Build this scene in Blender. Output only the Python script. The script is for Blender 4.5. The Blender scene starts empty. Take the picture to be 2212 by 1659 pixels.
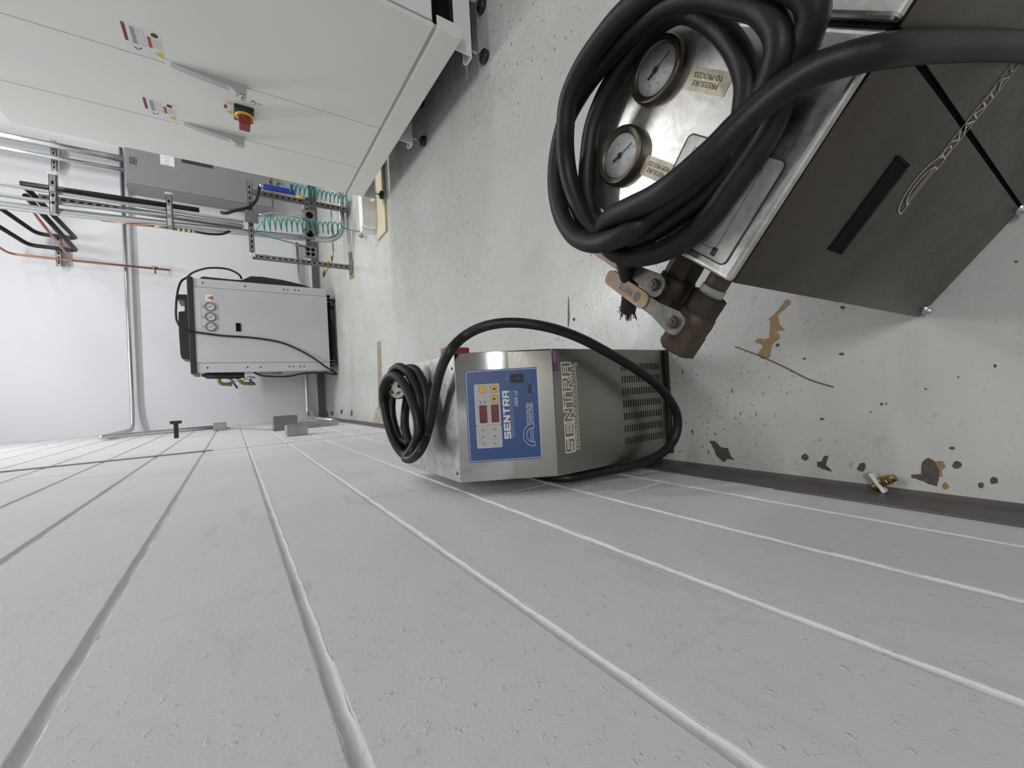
import bpy, bmesh, math, random
from mathutils import Vector, Matrix, geometry
import numpy as np
random.seed(7)
SC = bpy.context.scene
COL = SC.collection
W, H, F = 2212.0, 1659.0, 895.2551
CAM = Vector((0.2493, 0.0, 1.0787))
FW = Vector((0.01379, 0.82862, -0.55964)); RT = Vector((0.99840, -0.04227, -0.03804)); UP = Vector((0.05518, 0.55822, 0.82786))
FW.normalize(); RT = (RT - FW * RT.dot(FW)).normalized(); UP = RT.cross(FW)

# ------------------------------------------------------------------ camera
cd = bpy.data.cameras.new('camera'); cam = bpy.data.objects.new('camera', cd); COL.objects.link(cam)
cd.sensor_fit = 'HORIZONTAL'; cd.sensor_width = 36.0; cd.lens = 36.0 * F / W; cd.clip_start = 0.01
m = Matrix.Identity(4)
for i, c in enumerate((-UP, RT, -FW)):
    m[0][i], m[1][i], m[2][i] = c
m.translation = CAM
cam.matrix_world = m
SC.camera = cam
# ------------------------------------------------------------------ world, exposure
wd = bpy.data.worlds.new('world'); SC.world = wd; wd.use_nodes = True
wd.node_tree.nodes['Background'].inputs[0].default_value = (0.8, 0.9, 1.0, 1); wd.node_tree.nodes['Background'].inputs[1].default_value = 0.05
vs = SC.view_settings; vs.view_transform = 'Standard'; vs.look = 'None'; vs.gamma = 1.0; vs.exposure = -1.12; vs.use_curve_mapping = False
CEIL = 4.2
LAMPS = [(1.3, -2.7, 175, 'strip light on the ceiling behind the camera near the block wall'), (1.3, 4.3, 150, 'strip light on the ceiling between the white cabinet and the block wall'),
         (1.2, -6.0, 130, 'strip light on the ceiling farthest behind the camera'), (4.8, -2.7, 40, 'strip light on the ceiling behind the camera in the middle of the room'),
         (4.8, 0.9, 50, 'strip light on the ceiling beside the white cabinet'), (2.9, 3.3, 120, 'strip light on the ceiling right above the white cabinet'), (4.8, 4.3, 120, 'strip light on the ceiling beyond the white cabinet near the back wall'), (8.0, 0.9, 80, 'strip light on the ceiling farthest from the block wall')]

# ------------------------------------------------------------------ picture point -> point on a real plane of the room
def ray(px): return FW * F + RT * (H / 2 - px[1]) + UP * (W / 2 - px[0])
def onx(px, x): d = ray(px); return CAM + d * ((x - CAM.x) / d.x)
def ony(px, y): d = ray(px); return CAM + d * ((y - CAM.y) / d.y)
def onz(px, z): d = ray(px); return CAM + d * ((z - CAM.z) / d.z)
def onpl(px, P, n): d = ray(px); return CAM + d * ((P - CAM).dot(n) / d.dot(n))

# ------------------------------------------------------------------ materials
MATS = {}
def nodes(name):
    mt = bpy.data.materials.new(name); mt.use_nodes = True; nt = mt.node_tree
    return mt, nt, nt.nodes['Principled BSDF']
def N(nt, t, **kw):
    n = nt.nodes.new(t)
    for k, v in kw.items(): setattr(n, k, v)
    return n
def noise(nt, scale, detail=4, rough=0.55, dist=0.0, vec=None, stretch=None):
    n = N(nt, 'ShaderNodeTexNoise'); n.inputs['Scale'].default_value = scale; n.inputs['Detail'].default_value = detail
    n.inputs['Roughness'].default_value = rough; n.inputs['Distortion'].default_value = dist
    if vec is None: vec = N(nt, 'ShaderNodeNewGeometry').outputs['Position']
    if stretch:
        mp = N(nt, 'ShaderNodeMapping'); mp.inputs['Scale'].default_value = stretch; nt.links.new(vec, mp.inputs['Vector']); vec = mp.outputs['Vector']
    nt.links.new(vec, n.inputs['Vector'])
    return n.outputs['Fac']
def ramp(nt, fac, stops):
    r = N(nt, 'ShaderNodeValToRGB'); cr = r.color_ramp
    while len(cr.elements) < len(stops): cr.elements.new(0.5)
    for e, (p, c) in zip(cr.elements, stops):
        e.position = p; e.color = tuple(c) + (1,) if len(c) == 3 else c
    nt.links.new(fac, r.inputs['Fac']); return r.outputs['Color']
def mix(nt, fac, a, b, mode='MIX'):
    n = N(nt, 'ShaderNodeMix', data_type='RGBA', blend_type=mode)
    if isinstance(fac, (int, float)): n.inputs[0].default_value = fac
    else: nt.links.new(fac, n.inputs[0])
    for s, v in ((6, a), (7, b)):
        if isinstance(v, (tuple, list)): n.inputs[s].default_value = tuple(v) + (1,) if len(v) == 3 else v
        else: nt.links.new(v, n.inputs[s])
    return n.outputs[2]
def bump(nt, bs, hgt, strength, dist, prev=None):
    b = N(nt, 'ShaderNodeBump'); b.inputs['Strength'].default_value = strength; b.inputs['Distance'].default_value = dist
    nt.links.new(hgt, b.inputs['Height'])
    if prev is not None: nt.links.new(prev, b.inputs['Normal'])
    nt.links.new(b.outputs['Normal'], bs.inputs['Normal']); return b.outputs['Normal']
def mat(name, col, rough=0.5, metal=0.0, var=0.0, vscale=8, bmp=0.0, bscale=200, spec=0.5, rvar=0.0, emit=None, stretch=None):
    if name in MATS: return MATS[name]
    mt, nt, bs = nodes(name)
    bs.inputs['Base Color'].default_value = tuple(col) + (1,); bs.inputs['Roughness'].default_value = rough; bs.inputs['Metallic'].default_value = metal
    bs.inputs['Specular IOR Level'].default_value = spec
    if var or rvar:
        f = noise(nt, vscale, 6, 0.6, stretch=stretch)
        if var:
            c = ramp(nt, f, [(0.3, [max(0, x * (1 - var)) for x in col]), (0.7, [min(1, x * (1 + var * 0.6)) for x in col])])
            nt.links.new(c, bs.inputs['Base Color'])
        if rvar:
            r = ramp(nt, f, [(0.3, [max(0.02, rough - rvar)] * 3), (0.7, [min(1, rough + rvar)] * 3)])
            nt.links.new(r, bs.inputs['Roughness'])
    if bmp: bump(nt, bs, noise(nt, bscale, 3), bmp, 0.002)
    if emit:
        bs.inputs['Emission Color'].default_value = tuple(emit[0]) + (1,); bs.inputs['Emission Strength'].default_value = emit[1]
    MATS[name] = mt; return mt

def block_paint(name='painted_block', k=1.0):
    mt, nt, bs = nodes(name); bs.inputs['Roughness'].default_value = 0.5
    big = noise(nt, 1.3, 5, 0.6)
    base = ramp(nt, big, [(0.3, (0.69 * k, 0.69 * k, 0.70 * k)), (0.7, (0.755 * k, 0.755 * k, 0.77 * k))])
    # long faint rubbed scuffs, mostly along the wall
    sc1 = noise(nt, 6.0, 6, 0.7, 0.5, stretch=(1, 0.4, 2.4))
    sm = ramp(nt, sc1, [(0.58, (0, 0, 0)), (0.80, (0.38, 0.38, 0.38))])
    c = mix(nt, sm, base, (0.33, 0.31, 0.31))
    tr = ramp(nt, noise(nt, 9.0, 5, 0.75, 0.3, stretch=(1, 0.16, 1.0)), [(0.64, (0, 0, 0)), (0.78, (0.55, 0.55, 0.55))])
    c = mix(nt, tr, c, (0.30, 0.27, 0.27))
    fine = ramp(nt, noise(nt, 26, 8, 0.8, 1.0), [(0.58, (0, 0, 0)), (0.85, (0.6, 0.6, 0.6))])
    c = mix(nt, fine, c, (0.36, 0.34, 0.34))
    # small black rubber marks gathered in patches
    patch = ramp(nt, noise(nt, 4.5, 3, 0.6, 0.6), [(0.60, (0, 0, 0)), (0.70, (1, 1, 1))])
    mk = ramp(nt, noise(nt, 120, 5, 0.8, 0.4, stretch=(1, 0.6, 1.0)), [(0.56, (0, 0, 0)), (0.68, (0.7, 0.7, 0.7))])
    c = mix(nt, mix(nt, 1.0, patch, mk, 'MULTIPLY'), c, (0.24, 0.22, 0.22))
    nt.links.new(c, bs.inputs['Base Color'])
    n1 = bump(nt, bs, noise(nt, 9, 4, 0.6), 0.35, 0.004)
    v = ramp(nt, noise(nt, 75, 4, 0.65), [(0.60, (0, 0, 0)), (0.80, (1, 1, 1))])
    n2 = bump(nt, bs, v, 0.5, 0.003, n1)
    bump(nt, bs, noise(nt, 330, 3), 0.35, 0.0008, n2)
    return mt
def mortar_paint(): return block_paint('painted_mortar', 1.0)
def drywall():
    mt, nt, bs = nodes('white_drywall'); bs.inputs['Roughness'].default_value = 0.6
    base = ramp(nt, noise(nt, 0.9, 4), [(0.3, (0.66, 0.665, 0.685)), (0.7, (0.70, 0.705, 0.725))])
    sm = ramp(nt, noise(nt, 5, 7, 0.75, 0.5, stretch=(1, 1, 1.6)), [(0.62, (0, 0, 0)), (0.8, (0.35, 0.35, 0.35))])
    sp = N(nt, 'ShaderNodeSeparateXYZ'); nt.links.new(N(nt, 'ShaderNodeNewGeometry').outputs['Position'], sp.inputs[0])
    lo = ramp(nt, sp.outputs['Z'], [(0.0, (1, 1, 1)), (1.0, (0.0, 0.0, 0.0))])   # boot-height grime
    nt.links.new(mix(nt, mix(nt, 1.0, sm, lo, 'MULTIPLY'), base, (0.4, 0.39, 0.38)), bs.inputs['Base Color'])
    bump(nt, bs, noise(nt, 180, 2), 0.15, 0.001); return mt
def floor_paint():
    mt, nt, bs = nodes('grey_floor_paint')
    big = noise(nt, 0.9, 5, 0.6)
    c = ramp(nt, big, [(0.3, (0.48, 0.49, 0.462)), (0.7, (0.56, 0.57, 0.545))])
    # yellowish old film and grey dirt
    film = ramp(nt, noise(nt, 2.2, 6, 0.65, 0.4), [(0.42, (0, 0, 0)), (0.85, (0.5, 0.5, 0.5))])
    c = mix(nt, film, c, (0.40, 0.375, 0.30))
    dirt = ramp(nt, noise(nt, 11, 6, 0.75, 0.8), [(0.60, (0, 0, 0)), (0.82, (0.6, 0.6, 0.6))])
    c = mix(nt, dirt, c, (0.21, 0.2, 0.19))
    d2 = ramp(nt, noise(nt, 48, 10, 0.85, 0.5), [(0.60, (0, 0, 0)), (0.85, (0.4, 0.4, 0.4))])
    pt = ramp(nt, noise(nt, 2.6, 4, 0.6), [(0.40, (0.1, 0.1, 0.1)), (0.65, (1, 1, 1))])
    c = mix(nt, mix(nt, 1.0, d2, pt, 'MULTIPLY'), c, (0.2, 0.185, 0.165))
    # dark chips and spatter, two sizes, slightly drawn out
    area = ramp(nt, noise(nt, 1.1, 2), [(0.42, (0.12, 0.12, 0.12)), (0.56, (0.95, 0.95, 0.95))])
    for sc_, k_, e_, st_ in ((30, 0.125, 2.4, (0.6, 1.0, 1)), (75, 0.16, 2.6, (0.8, 1.0, 1))):
        v = N(nt, 'ShaderNodeTexVoronoi', voronoi_dimensions='2D'); v.inputs['Scale'].default_value = sc_; v.inputs['Randomness'].default_value = 1
        mp = N(nt, 'ShaderNodeMapping'); mp.inputs['Scale'].default_value = st_
        wob = N(nt, 'ShaderNodeTexNoise'); wob.inputs['Scale'].default_value = 110; wob.inputs['Detail'].default_value = 2
        ps = N(nt, 'ShaderNodeNewGeometry').outputs['Position']; nt.links.new(ps, wob.inputs['Vector'])
        ws_ = N(nt, 'ShaderNodeVectorMath', operation='SCALE'); ws_.inputs['Scale'].default_value = 0.008; nt.links.new(wob.outputs['Color'], ws_.inputs[0])
        ad_ = N(nt, 'ShaderNodeVectorMath', operation='ADD'); nt.links.new(ps, ad_.inputs[0]); nt.links.new(ws_.outputs[0], ad_.inputs[1])
        nt.links.new(ad_.outputs[0], mp.inputs[0]); nt.links.new(mp.outputs[0], v.inputs['Vector'])
        rnd = N(nt, 'ShaderNodeSeparateColor'); nt.links.new(v.outputs['Color'], rnd.inputs[0])
        pw = N(nt, 'ShaderNodeMath', operation='POWER'); pw.inputs[1].default_value = e_; nt.links.new(rnd.outputs[0], pw.inputs[0])
        thr = N(nt, 'ShaderNodeMath', operation='MULTIPLY'); thr.inputs[1].default_value = k_; nt.links.new(pw.outputs[0], thr.inputs[0])
        lt = N(nt, 'ShaderNodeMath', operation='LESS_THAN'); nt.links.new(v.outputs['Distance'], lt.inputs[0]); nt.links.new(thr.outputs[0], lt.inputs[1])
        c = mix(nt, mix(nt, 1.0, lt.outputs[0], area, 'MULTIPLY'), c, (0.085, 0.08, 0.072))
    # fine scratches
    scr = ramp(nt, noise(nt, 30, 3, 0.8, 2.0, stretch=(1, 0.2, 1)), [(0.72, (0, 0, 0)), (0.82, (0.22, 0.22, 0.22))])
    c = mix(nt, scr, c, (0.25, 0.24, 0.22))
    nt.links.new(c, bs.inputs['Base Color'])
    nt.links.new(ramp(nt, noise(nt, 4, 5), [(0.3, (0.2, 0.2, 0.2)), (0.7, (0.36, 0.36, 0.36))]), bs.inputs['Roughness'])
    n1 = bump(nt, bs, noise(nt, 14, 4, 0.6), 0.25, 0.004)
    bump(nt, bs, noise(nt, 120, 3, 0.6), 0.25, 0.0012, n1)
    return mt
def steel(name, col, rough, stretch, dirt=(0.2, 0.17, 0.13), amt=0.35, rv=0.1, aniso=False, mottle=0.0):
    mt, nt, bs = nodes(name); bs.inputs['Metallic'].default_value = 1.0
    d = ramp(nt, noise(nt, 6, 6, 0.65, 0.5), [(0.45, (0, 0, 0)), (0.75, (amt, amt, amt))])
    cc = mix(nt, d, col, dirt)
    if mottle:
        mo = ramp(nt, noise(nt, 38, 8, 0.75, 0.8), [(0.42, (0, 0, 0)), (0.66, (mottle,) * 3)]); cc = mix(nt, mo, cc, dirt)
        bl = ramp(nt, noise(nt, 17, 4, 0.6, 1.5), [(0.56, (0, 0, 0)), (0.60, (mottle * .6,) * 3)]); cc = mix(nt, bl, cc, dirt)
    nt.links.new(cc, bs.inputs['Base Color'])
    g = noise(nt, 60, 3, 0.6, stretch=stretch)
    r1 = ramp(nt, g, [(0.3, (rough * 0.85,) * 3), (0.7, (rough * 1.15,) * 3)])
    r2 = mix(nt, d, r1, (min(1, rough + rv * 2),) * 3)
    nt.links.new(r2, bs.inputs['Roughness'])
    if aniso:
        bs.inputs['Anisotropic'].default_value = 0.85
        tv = N(nt, 'ShaderNodeCombineXYZ'); tv.inputs[0].default_value = 1.0; nt.links.new(tv.outputs[0], bs.inputs['Tangent'])
    else: bump(nt, bs, noise(nt, 90, 2, stretch=stretch), 0.06, 0.0006)
    return mt

M = dict(
    block=block_paint(), mortar=mortar_paint(), drywall=drywall(), floor=floor_paint(),
    base=mat('vinyl_base', (0.115, 0.1, 0.098), 0.5, var=0.12, vscale=5),
    ceil=mat('ceiling_white', (0.6, 0.6, 0.6), 0.8), wall=mat('plain_wall', (0.6, 0.6, 0.59), 0.8), darkwall=mat('grey_wall', (0.2, 0.2, 0.2), 0.8),
    steel=steel('brushed_steel', (0.46, 0.445, 0.43), 0.085, (1, 12, 12), amt=0.2, rv=0.02, aniso=True),
    steel_low=steel('brushed_steel_front', (0.34, 0.325, 0.295), 0.32, (1, 12, 12), amt=0.25),
    steel_old_shaded=steel('worn_steel_shaded', (0.088, 0.074, 0.060), 0.33, (9, 9, 1.5), (0.065, 0.053, 0.042), 0.6),  # worn steel, with the shade near the camera darkened into its base colour
    steel_top=steel('stained_steel_top', (0.66, 0.65, 0.64), 0.34, (3, 3, 3), (0.40, 0.375, 0.345), 0.7, 0.08, mottle=0.75),
    inner=mat('dark_inside', (0.008, 0.008, 0.008), 0.9, spec=0.1),
    rubber=mat('black_rubber', (0.012, 0.012, 0.0125), 0.42, spec=0.4, var=0.4, vscale=30, bmp=0.12, bscale=500),
    rubber_flat=mat('black_rubber_worn', (0.010, 0.0095, 0.0095), 0.46, var=0.5, vscale=18, bmp=0.12, bscale=300, spec=0.32),
    blackplastic=mat('black_plastic', (0.018, 0.018, 0.019), 0.4, var=0.2),
    white_enamel=mat('white_enamel', (0.75, 0.755, 0.715), 0.38, var=0.03, vscale=2, bmp=0.06, bscale=350),
    white_enamel2=mat('white_enamel_bright', (0.78, 0.78, 0.78), 0.38),
    handle=mat('handle_grey', (0.42, 0.42, 0.41), 0.35),
    zinc=mat('zinc', (0.6, 0.62, 0.63), 0.3, 1.0, var=0.06, vscale=6),
    zinc_dull=mat('zinc_dull', (0.42, 0.43, 0.43), 0.45, 0.9, var=0.2, vscale=15),
    strut=mat('strut_steel', (0.33, 0.325, 0.315), 0.45, 0.85, var=0.2, vscale=12),
    boxgrey=mat('grey_box', (0.2, 0.205, 0.21), 0.5, 0.3, var=0.15),
    panelgrey=mat('panel_grey', (0.22, 0.225, 0.235), 0.45, var=0.04),
    dryer=mat('dryer_grey', (0.47, 0.475, 0.485), 0.42, var=0.04, vscale=3, bmp=0.08, bscale=400),
    copper=mat('copper', (0.52, 0.23, 0.15), 0.35, 1.0, var=0.3, vscale=12),
    brass=mat('brass', (0.30, 0.20, 0.085), 0.42, 1.0, var=0.3, vscale=40),
    brassdark=mat('brass_aged', (0.085, 0.064, 0.043), 0.55, 0.6, var=0.45, vscale=35, bmp=0.3, bscale=120),
    iron=mat('dark_iron', (0.075, 0.06, 0.05), 0.5, 0.8, var=0.4, vscale=30, bmp=0.2, bscale=150),
    rustpipe=mat('rusty_pipe', (0.13, 0.085, 0.065), 0.55, 0.5, var=0.4, vscale=40),
    tape=mat('thread_tape', (0.55, 0.54, 0.5), 0.6),
    lever=mat('lever_steel', (0.15, 0.15, 0.14), 0.55, 0.7, var=0.4, vscale=50),
    grip=mat('tan_vinyl', (0.33, 0.20, 0.09), 0.42, var=0.35, vscale=45),
    gripdark=mat('grip_print', (0.09, 0.075, 0.06), 0.5),
    teal=mat('teal_hose', (0.03, 0.25, 0.25), 0.35), blue=mat('blue_manifold', (0.02, 0.05, 0.42), 0.4),
    blueplate=mat('blue_plate', (0.028, 0.075, 0.23), 0.35, var=0.08), white=mat('white_print', (0.75, 0.76, 0.78), 0.5),
    lightblue=mat('pale_print', (0.32, 0.38, 0.5), 0.5), cream=mat('cream_print', (0.85, 0.80, 0.62), 0.5), creamdim=mat('cream_print_worn', (0.55, 0.5, 0.39), 0.6),
    greypanel=mat('grey_overlay', (0.47, 0.46, 0.44), 0.4), display=mat('red_display', (0.13, 0.012, 0.018), 0.2), displayseg=mat('red_segment', (0.18, 0.02, 0.025), 0.3),
    yellow=mat('yellow_key', (0.72, 0.42, 0.045), 0.4), yellowsafe=mat('safety_yellow', (0.7, 0.5, 0.03), 0.5),
    navy=mat('navy_print', (0.02, 0.03, 0.09), 0.5), greyprint=mat('grey_print', (0.33, 0.33, 0.34), 0.6), blackprint=mat('black_print', (0.03, 0.03, 0.03), 0.6),
    purple=mat('purple_sticker', (0.075, 0.03, 0.13), 0.4), pink=mat('pink_sticker', (0.33, 0.13, 0.16), 0.4),
    red=mat('red_knob', (0.25, 0.03, 0.02), 0.4), maroon=mat('maroon_print', (0.22, 0.025, 0.04), 0.5), orange=mat('orange_print', (0.42, 0.1, 0.03), 0.5),
    sticker=mat('sticker_white', (0.72, 0.72, 0.72), 0.45), oldlabel=mat('old_label', (0.60, 0.54, 0.40), 0.5, var=0.3, vscale=60),
    overlay=mat('worn_overlay', (0.42, 0.41, 0.39), 0.4, 0.4, var=0.35, vscale=40), dial=mat('dial_face', (0.48, 0.5, 0.51), 0.35, var=0.12, vscale=40),
    bezel=mat('bezel_bronze', (0.115, 0.098, 0.075), 0.4, 0.9, var=0.3, vscale=60),
    tan=mat('tan_board', (0.55, 0.48, 0.33), 0.6, var=0.15, vscale=6), plasticwhite=mat('white_plastic', (0.7, 0.7, 0.66), 0.4),
    chip=mat('bare_concrete', (0.085, 0.068, 0.055), 0.75, var=0.3, vscale=60), rust=mat('rust_stain', (0.36, 0.2, 0.05), 0.5, var=0.4, vscale=25),
    ruststrip=mat('rust_strip', (0.34, 0.27, 0.17), 0.5, var=0.35, vscale=20), crack=mat('crack_brown', (0.16, 0.1, 0.075), 0.7),
    lamp=mat('lamp_lens', (0.9, 0.9, 0.9), 0.4, emit=((1.0, 0.98, 0.94), 6.0)), redplastic=mat('red_plastic', (0.36, 0.05, 0.035), 0.4),
    stemzinc=mat('zinc_stem', (0.5, 0.56, 0.57), 0.3, 0.9),
)

def film(name, col, lo, hi, scale):
    mt, nt, bs = nodes(name); bs.inputs['Base Color'].default_value = tuple(col) + (1,); bs.inputs['Roughness'].default_value = 0.45
    nt.links.new(ramp(nt, noise(nt, scale, 6, 0.7), [(0.3, (lo,) * 3), (0.65, (hi,) * 3)]), bs.inputs['Alpha']); return mt
M['rust'] = film('rust_film', (0.33, 0.19, 0.05), 0.35, 0.95, 30); M['ruststrip'] = film('rust_strip_film', (0.30, 0.22, 0.12), 0.1, 0.8, 25); M['rustfaint'] = film('rust_faint', (0.40, 0.27, 0.1), 0.0, 0.45, 20)
# ------------------------------------------------------------------ mesh helpers
class MB:
    """collects shapes for one mesh"""
    def __init__(s): s.bm = bmesh.new()
    def box(s, lo, hi, bev=0.0, seg=2, ax=None):
        lo = Vector(lo); hi = Vector(hi); b2 = bmesh.new(); bmesh.ops.create_cube(b2, size=1)
        c = (lo + hi) / 2; d = hi - lo
        for v in b2.verts: v.co = Vector((v.co.x * d.x, v.co.y * d.y, v.co.z * d.z)) + c
        if bev > 0: bmesh.ops.bevel(b2, geom=b2.edges[:], offset=bev, segments=seg, affect='EDGES', profile=0.5)
        if ax:
            O, X, Y, Z = ax
            for v in b2.verts: v.co = O + X * v.co.x + Y * v.co.y + Z * v.co.z
        s.add(b2); return s
    def add(s, b2):
        me = bpy.data.meshes.new('t'); b2.to_mesh(me); s.bm.from_mesh(me); bpy.data.meshes.remove(me); b2.free()
    def cyl(s, a, b, r, r2=None, n=20, cap=True, smooth=True, rot=0.0):
        a = Vector(a); b = Vector(b); r2 = r if r2 is None else r2
        d = (b - a).normalized(); u = d.orthogonal().normalized(); w = d.cross(u); A = []; B = []
        for i in range(n):
            t = 2 * math.pi * i / n + rot; o = u * math.cos(t) + w * math.sin(t)
            A.append(s.bm.verts.new(a + o * r)); B.append(s.bm.verts.new(b + o * r2))
        for i in range(n):
            f = s.bm.faces.new((A[i], A[(i + 1) % n], B[(i + 1) % n], B[i])); f.smooth = smooth
        if cap: s.bm.faces.new(A[::-1]); s.bm.faces.new(B)
        return s
    def lathe(s, prof, o, axis, n=28, smooth=True):
        o = Vector(o); d = Vector(axis).normalized(); u = d.orthogonal().normalized(); w = d.cross(u); rings = []
        for (r, h) in prof:
            if r < 1e-6: rings.append([s.bm.verts.new(o + d * h)])
            else: rings.append([s.bm.verts.new(o + d * h + (u * math.cos(2 * math.pi * i / n) + w * math.sin(2 * math.pi * i / n)) * r) for i in range(n)])
        for p, q in zip(rings, rings[1:]):
            for i in range(n):
                j = (i + 1) % n
                if len(p) == 1 and len(q) == 1: continue
                if len(p) == 1: f = s.bm.faces.new((p[0], q[j], q[i]))
                elif len(q) == 1: f = s.bm.faces.new((p[i], p[j], q[0]))
                else: f = s.bm.faces.new((p[i], p[j], q[j], q[i]))
                f.smooth = smooth
        return s
    def tube(s, pts, r, n=12, cap=True, closed=False):
        pts = [Vector(p) for p in pts]; k = len(pts); rr = r if isinstance(r, (list, tuple)) else [r] * k
        u = None; rings = []
        for i, p in enumerate(pts):
            a = pts[(i - 1) % k] if (closed or i > 0) else p; b = pts[(i + 1) % k] if (closed or i < k - 1) else p
            t = (b - a).normalized()
            u = t.orthogonal().normalized() if u is None else (u - t * u.dot(t)).normalized()
            w = t.cross(u)
            rings.append([s.bm.verts.new(p + (u * math.cos(2 * math.pi * j / n) + w * math.sin(2 * math.pi * j / n)) * rr[i]) for j in range(n)])
        for p, q in zip(rings, rings[1:] + ([rings[0]] if closed else [])):
            for j in range(n):
                f = s.bm.faces.new((p[j], p[(j + 1) % n], q[(j + 1) % n], q[j])); f.smooth = True
        if cap and not closed: s.bm.faces.new(rings[0][::-1]); s.bm.faces.new(rings[-1])
        return s
    def prism(s, poly, O, X, Y, Z, d):
        """polygon (x,y) in the plane O,X,Y thickened by d along Z"""
        A = [s.bm.verts.new(O + X * p[0] + Y * p[1]) for p in poly]; B = [s.bm.verts.new(O + X * p[0] + Y * p[1] + Z * d) for p in poly]
        n = len(poly)
        for i in range(n): s.bm.faces.new((A[i], A[(i + 1) % n], B[(i + 1) % n], B[i]))
        s.bm.faces.new(A[::-1]); s.bm.faces.new(B); return s
    def flat(s, loops, O, X, Y, Z, d=0.0):
        """filled polygon with holes, lying at height d"""
        tri = geometry.tessellate_polygon([[Vector((p[0], p[1], 0)) for p in l] for l in loops]); fl = [p for l in loops for p in l]
        V = [s.bm.verts.new(O + X * p[0] + Y * p[1] + Z * d) for p in fl]
        for t in tri:
            try: s.bm.faces.new([V[i] for i in t])
            except ValueError: pass
        return s
    def stroke(s, pts, w, O, X, Y, Z, d=0.0, closed=False):
        """thin flat line"""
        P = [Vector((p[0], p[1])) for p in pts]; n = len(P); L = []; R = []
        for i in range(n):
            a = P[(i - 1) % n] if (closed or i > 0) else P[i]; b = P[(i + 1) % n] if (closed or i < n - 1) else P[i]
            d1 = (P[i] - a); d2 = (b - P[i])
            d1 = d1.normalized() if d1.length > 1e-9 else d2.normalized(); d2 = d2.normalized() if d2.length > 1e-9 else d1
            n1 = Vector((-d1.y, d1.x)); n2 = Vector((-d2.y, d2.x)); mm = (n1 + n2)
            mm = n1 if mm.length < 1e-6 else mm.normalized(); k = min(2.0, 1.0 / max(0.3, mm.dot(n1)))
            l = P[i] + mm * w / 2 * k; r = P[i] - mm * w / 2 * k
            L.append(s.bm.verts.new(O + X * l.x + Y * l.y + Z * d)); R.append(s.bm.verts.new(O + X * r.x + Y * r.y + Z * d))
        for i in range(n if closed else n - 1):
            j = (i + 1) % n; s.bm.faces.new((L[i], R[i], R[j], L[j]))
        return s
    def build(s, name, material, parent=None, off=None, smooth_angle=None):
        bmesh.ops.recalc_face_normals(s.bm, faces=s.bm.faces[:])
        me = bpy.data.meshes.new(name); s.bm.to_mesh(me); s.bm.free()
        return link(name, me, material, parent)
def link(name, me, material, parent=None):
    o = bpy.data.objects.new(name, me); COL.objects.link(o)
    if material is not None: me.materials.clear(); me.materials.append(M[material] if isinstance(material, str) else material)
    if parent is not None: attach(o, parent)
    return o
def attach(o, parent):
    o.parent = parent
    o.matrix_parent_inverse = Matrix.Translation(-Vector(parent.location)) if parent.type == 'EMPTY' else Matrix.Identity(4)
def thing(name, label, cat, loc, group=None):
    o = bpy.data.objects.new(name, None); o.empty_display_size = 0.05; COL.objects.link(o); o.location = loc
    return tag(o, label, cat, group)
def tag(o, label, cat, group=None):
    o['label'] = label; o['category'] = cat
    if group: o['group'] = group
    return o
def struct(o): o['kind'] = 'structure'; return o
def stuff(o): o['kind'] = 'stuff'; return o
def smooth_pts(P, per=8, closed=False):
    P = [Vector(p) for p in P]; out = []; n = len(P)
    rng = range(n if closed else n - 1)
    for i in rng:
        p0 = P[(i - 1) % n] if (closed or i > 0) else P[0] * 2 - P[1]; p1 = P[i]; p2 = P[(i + 1) % n]
        p3 = P[(i + 2) % n] if (closed or i + 2 < n) else P[-1] * 2 - P[-2]
        for k in range(per):
            t = k / per
            out.append(0.5 * ((2 * p1) + (p2 - p0) * t + (2 * p0 - 5 * p1 + 4 * p2 - p3) * t * t + (3 * p1 - p0 - 3 * p2 + p3) * t ** 3))
    if not closed: out.append(P[-1])
    return out
def bend(P, r, n=6):
    """polyline with rounded corners"""
    P = [Vector(p) for p in P]; out = [P[0]]
    for a, b, c in zip(P, P[1:], P[2:]):
        d1 = (a - b); d2 = (c - b); k = min(r, d1.length * 0.49, d2.length * 0.49); s = b + d1.normalized() * k; e = b + d2.normalized() * k
        for i in range(n + 1):
            t = i / n; out.append(s * (1 - t) ** 2 + b * 2 * t * (1 - t) + e * t * t)
    out.append(P[-1]); return out
def rrect(x0, y0, x1, y1, r, n=5):
    out = []
    for cx, cy, a0 in ((x1 - r, y0 + r, -90), (x1 - r, y1 - r, 0), (x0 + r, y1 - r, 90), (x0 + r, y0 + r, 180)):
        for i in range(n + 1):
            a = math.radians(a0 + 90 * i / n); out.append((cx + r * math.cos(a), cy + r * math.sin(a)))
    return out
def circ(cx, cy, r, n=20, r2=None): return [(cx + r * math.cos(2 * math.pi * i / n), cy + (r2 or r) * math.sin(2 * math.pi * i / n)) for i in range(n)]
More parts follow.
